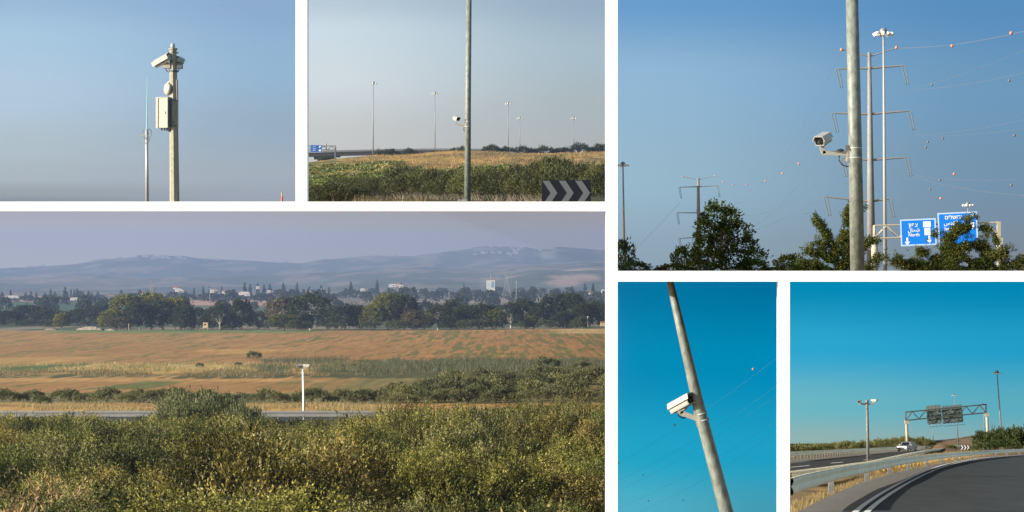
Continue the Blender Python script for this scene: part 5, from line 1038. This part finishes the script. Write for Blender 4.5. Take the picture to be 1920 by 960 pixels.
# bushes
R6 = (1474, 530, 2100, 2000)
def bush6(x, yb, top, w, lb, grp, tint=(1, 1, 1), D=None):
    D = D or D6(yb); g0 = P(x, y6(D), D); h = (y6(D) - top) / K * D; pl = low[int(x) % 4]; place(pl, g0 - Vector((0, 0, .15)), 1, x, lb, grp, R6, tint, 'bush', 'bush', h=h, hw=w / 2 / K * D)
r6 = random.Random(3)
for i in range(44):
    x = 1468 + i * 6.4; D = float(np.interp(x, [1470, 1550, 1620, 1700, 1745], [225, 300, 380, 545, 640])) * r6.uniform(1, 1.15); tp = float(np.interp(x, [1470, 1560, 1600, 1640, 1700, 1735], [829, 825, 825, 821, 815, 817])) + r6.uniform(-1, 5)
    bush6(x, 0, tp, r6.uniform(20, 30), 'grey green bush in the row behind the far guardrail', 'bushes behind the far guardrail', r6.choice([(1.1, 1.2, 1.1), (1.4, 1.4, 1.3), (1.6, 1.6, 1.5)]), D)
for x, tp, w, lb in ((1742, 824, 16, 'low bush at the foot of the reddish mound'), (1784, 832, 18, 'small bush on the east side of the mound')): bush6(x, 0, tp, w, lb, None, (.8, .9, .7), 520)
for x, tp, w, D, lb in ((1846, 804, 50, 370, 'round dark bush starting the clump at the bend'), (1868, 799, 54, 360, 'tall bush around the leaning mast'), (1892, 797, 58, 350, 'biggest dark bush of the clump at the bend'), (1918, 797, 54, 350, 'dark bush at the very end of the clump'), (1940, 803, 50, 350, 'dark bush beyond the picture edge'), (1834, 828, 34, 390, 'low pale bush before the clump at the bend'), (1824, 834, 26, 400, 'lowest bush beside the small chevron board'), (1880, 820, 60, 340, 'low skirt bush at the foot of the clump')):
    bush6(x, 0, tp, w, lb, None, (.45, .6, .45) if 'pale' not in lb and 'lowest' not in lb else (.8, .85, .7), D)
def strip6(n, A, B, seed):
    r = np.random.default_rng(seed); t = r.uniform(0, 1, n); ia = t * (len(A) - 1); i = ia.astype(int).clip(0, len(A) - 2); f = (ia - i)[:, None]; a = np.array([list(v) for v in A]); b = np.array([list(v) for v in B])
    pa_ = a[i] * (1 - f) + a[i + 1] * f; pb = b[i] * (1 - f) + b[i + 1] * f; s = r.uniform(0, 1, n)[:, None]; p = pa_ * (1 - s) + pb * s; u = 960 + p[:, 0] / p[:, 1] * K; k = u > 1484; cl = fbm(p[:, 0] * 1.2, p[:, 1] * .3, seed); return p[k & (cl > .42)]
nearA = path6([(1474, 985), (1500, 966), (1560, 934), (1620, 906), (1690, 887), (1760, 872.5), (1840, 860)], 40); nearB = path6([(1474, 958), (1500, 946), (1560, 922), (1620, 898), (1690, 879), (1760, 867), (1840, 856)], 40)
blades('dry_grass', strip6(9000, nearA, nearB, 21), .16, .018, ((.36, .26, .11), (.28, .2, .085), (.17, .135, .06)), 'dry straw grass under the curving guardrail')
midA = path6([(1640, 876), (1700, 863), (1760, 853), (1840, 846)], 30); midB = path6([(1640, 893), (1700, 878), (1760, 866), (1860, 853)], 30)
blades('dry_grass', strip6(6000, midA, midB, 22), .35, .05, ((.55, .36, .12), (.42, .29, .1)), 'dry orange grass between the two barriers')
# car
def car(loc, rz, label):
    t = empty('car', loc, label, 'car'); t.rotation_euler.z = rz
    prof = [(-2.1, .30), (-2.15, .62), (-2.05, .92), (-1.2, 1.02), (1.75, 1.05), (2.1, .95), (2.15, .45), (2.05, .28)]   # x forward is negative: nose at -2.1
    W2 = .88
    def loft(secs, m, name, par=t):
        mb = MB(); n = len(secs[0][1]); vs = []
        for y, pr in secs: vs += [(x, y, z) for x, z in pr]
        fs = [(i * n + k, (i + 1) * n + k, (i + 1) * n + (k + 1) % n, i * n + (k + 1) % n) for i in range(len(secs) - 1) for k in range(n)] + [tuple(range(n)), tuple(range((len(secs) - 1) * n + n - 1, (len(secs) - 1) * n - 1, -1))]
        mb.add(vs, fs); return mb.build(name, m, par)
    inn = [(x * .96, .3 + (z - .3) * .97) for x, z in prof]
    body = loft([(-W2, inn), (-W2 + .08, prof), (W2 - .08, prof), (W2, inn)], M['carp'], 'body')
    roof = [(-.95, 1.03), (-.35, 1.44), (.2, 1.50), (1.3, 1.46), (1.85, 1.06)]; ri = [(x * .93 + .03, 1.03 + (z - 1.03) * .94) for x, z in roof]
    loft([(-.78, ri), (-.66, roof), (.66, roof), (.78, ri)], M['carp'], 'roof')
    MB().add([(-1.0, -.62, 1.045), (-1.0, .62, 1.045), (-.42, .56, 1.42), (-.42, -.56, 1.42)], [(0, 1, 2, 3)]).build('windscreen', M['carg'], t)
    for s in (-1, 1):
        MB().add([(-.72, s * .80, 1.06), (1.55, s * .80, 1.08), (1.2, s * .735, 1.38), (-.28, s * .735, 1.40)], [(0, 1, 2, 3)]).build('side_window', M['carg'], t)
        MB().box((-2.06, s * .64, .74), (.18, .36, .17)).build('headlight', M['carl'], t); MB().box((-.75, s * .95, 1.08), (.12, .2, .13)).build('wing_mirror', M['carp'], t)
        for x in (-1.35, 1.3):
            w = MB().tube([(x, s * .72, .32), (x, s * .90, .32)], .32, 18).build('tyre', M['rubber'], t); MB().tube([(x, s * .90, .32), (x, s * .915, .32)], .2, 12).build('rim', M['rim'], w)
    MB().box((-2.13, 0, .62), (.08, .9, .22)).build('grille', M['black'], t); MB().box((-2.14, 0, .40), (.06, 1.3, .14)).build('bumper_intake', M['black'], t); MB().box((-2.185, 0, .50), (.02, .5, .11)).build('number_plate', M['gbeige'], t)
    return t
gc = G6(1701, 848.2); gc.z += .16; car(gc, math.radians(58), 'silver hatchback driving toward us on the motorway')

# ------------------------------------------------------------------ haze
def haze():
    m = bpy.data.materials.new('haze_air'); m.use_nodes = True; nt = m.node_tree; nt.nodes.clear()
    out = nt.nodes.new('ShaderNodeOutputMaterial'); v = nt.nodes.new('ShaderNodeVolumePrincipled')
    v.inputs['Color'].default_value = (.27, .36, .58, 1); v.inputs['Density'].default_value = HAZE_DENSITY; v.inputs['Anisotropy'].default_value = .1
    nt.links.new(v.outputs[0], out.inputs['Volume'])
    az = -(1146.5 - 960) / K; R = Matrix.Rotation(math.atan(az), 4, 'Z')
    mb = MB(); mb.box((-1750 + .8, 5800, -8), (3500, 11700, 210), R)
    o = mb.build('haze', m); o['kind'] = 'stuff'
HAZE_DENSITY = 1.2e-4
haze()
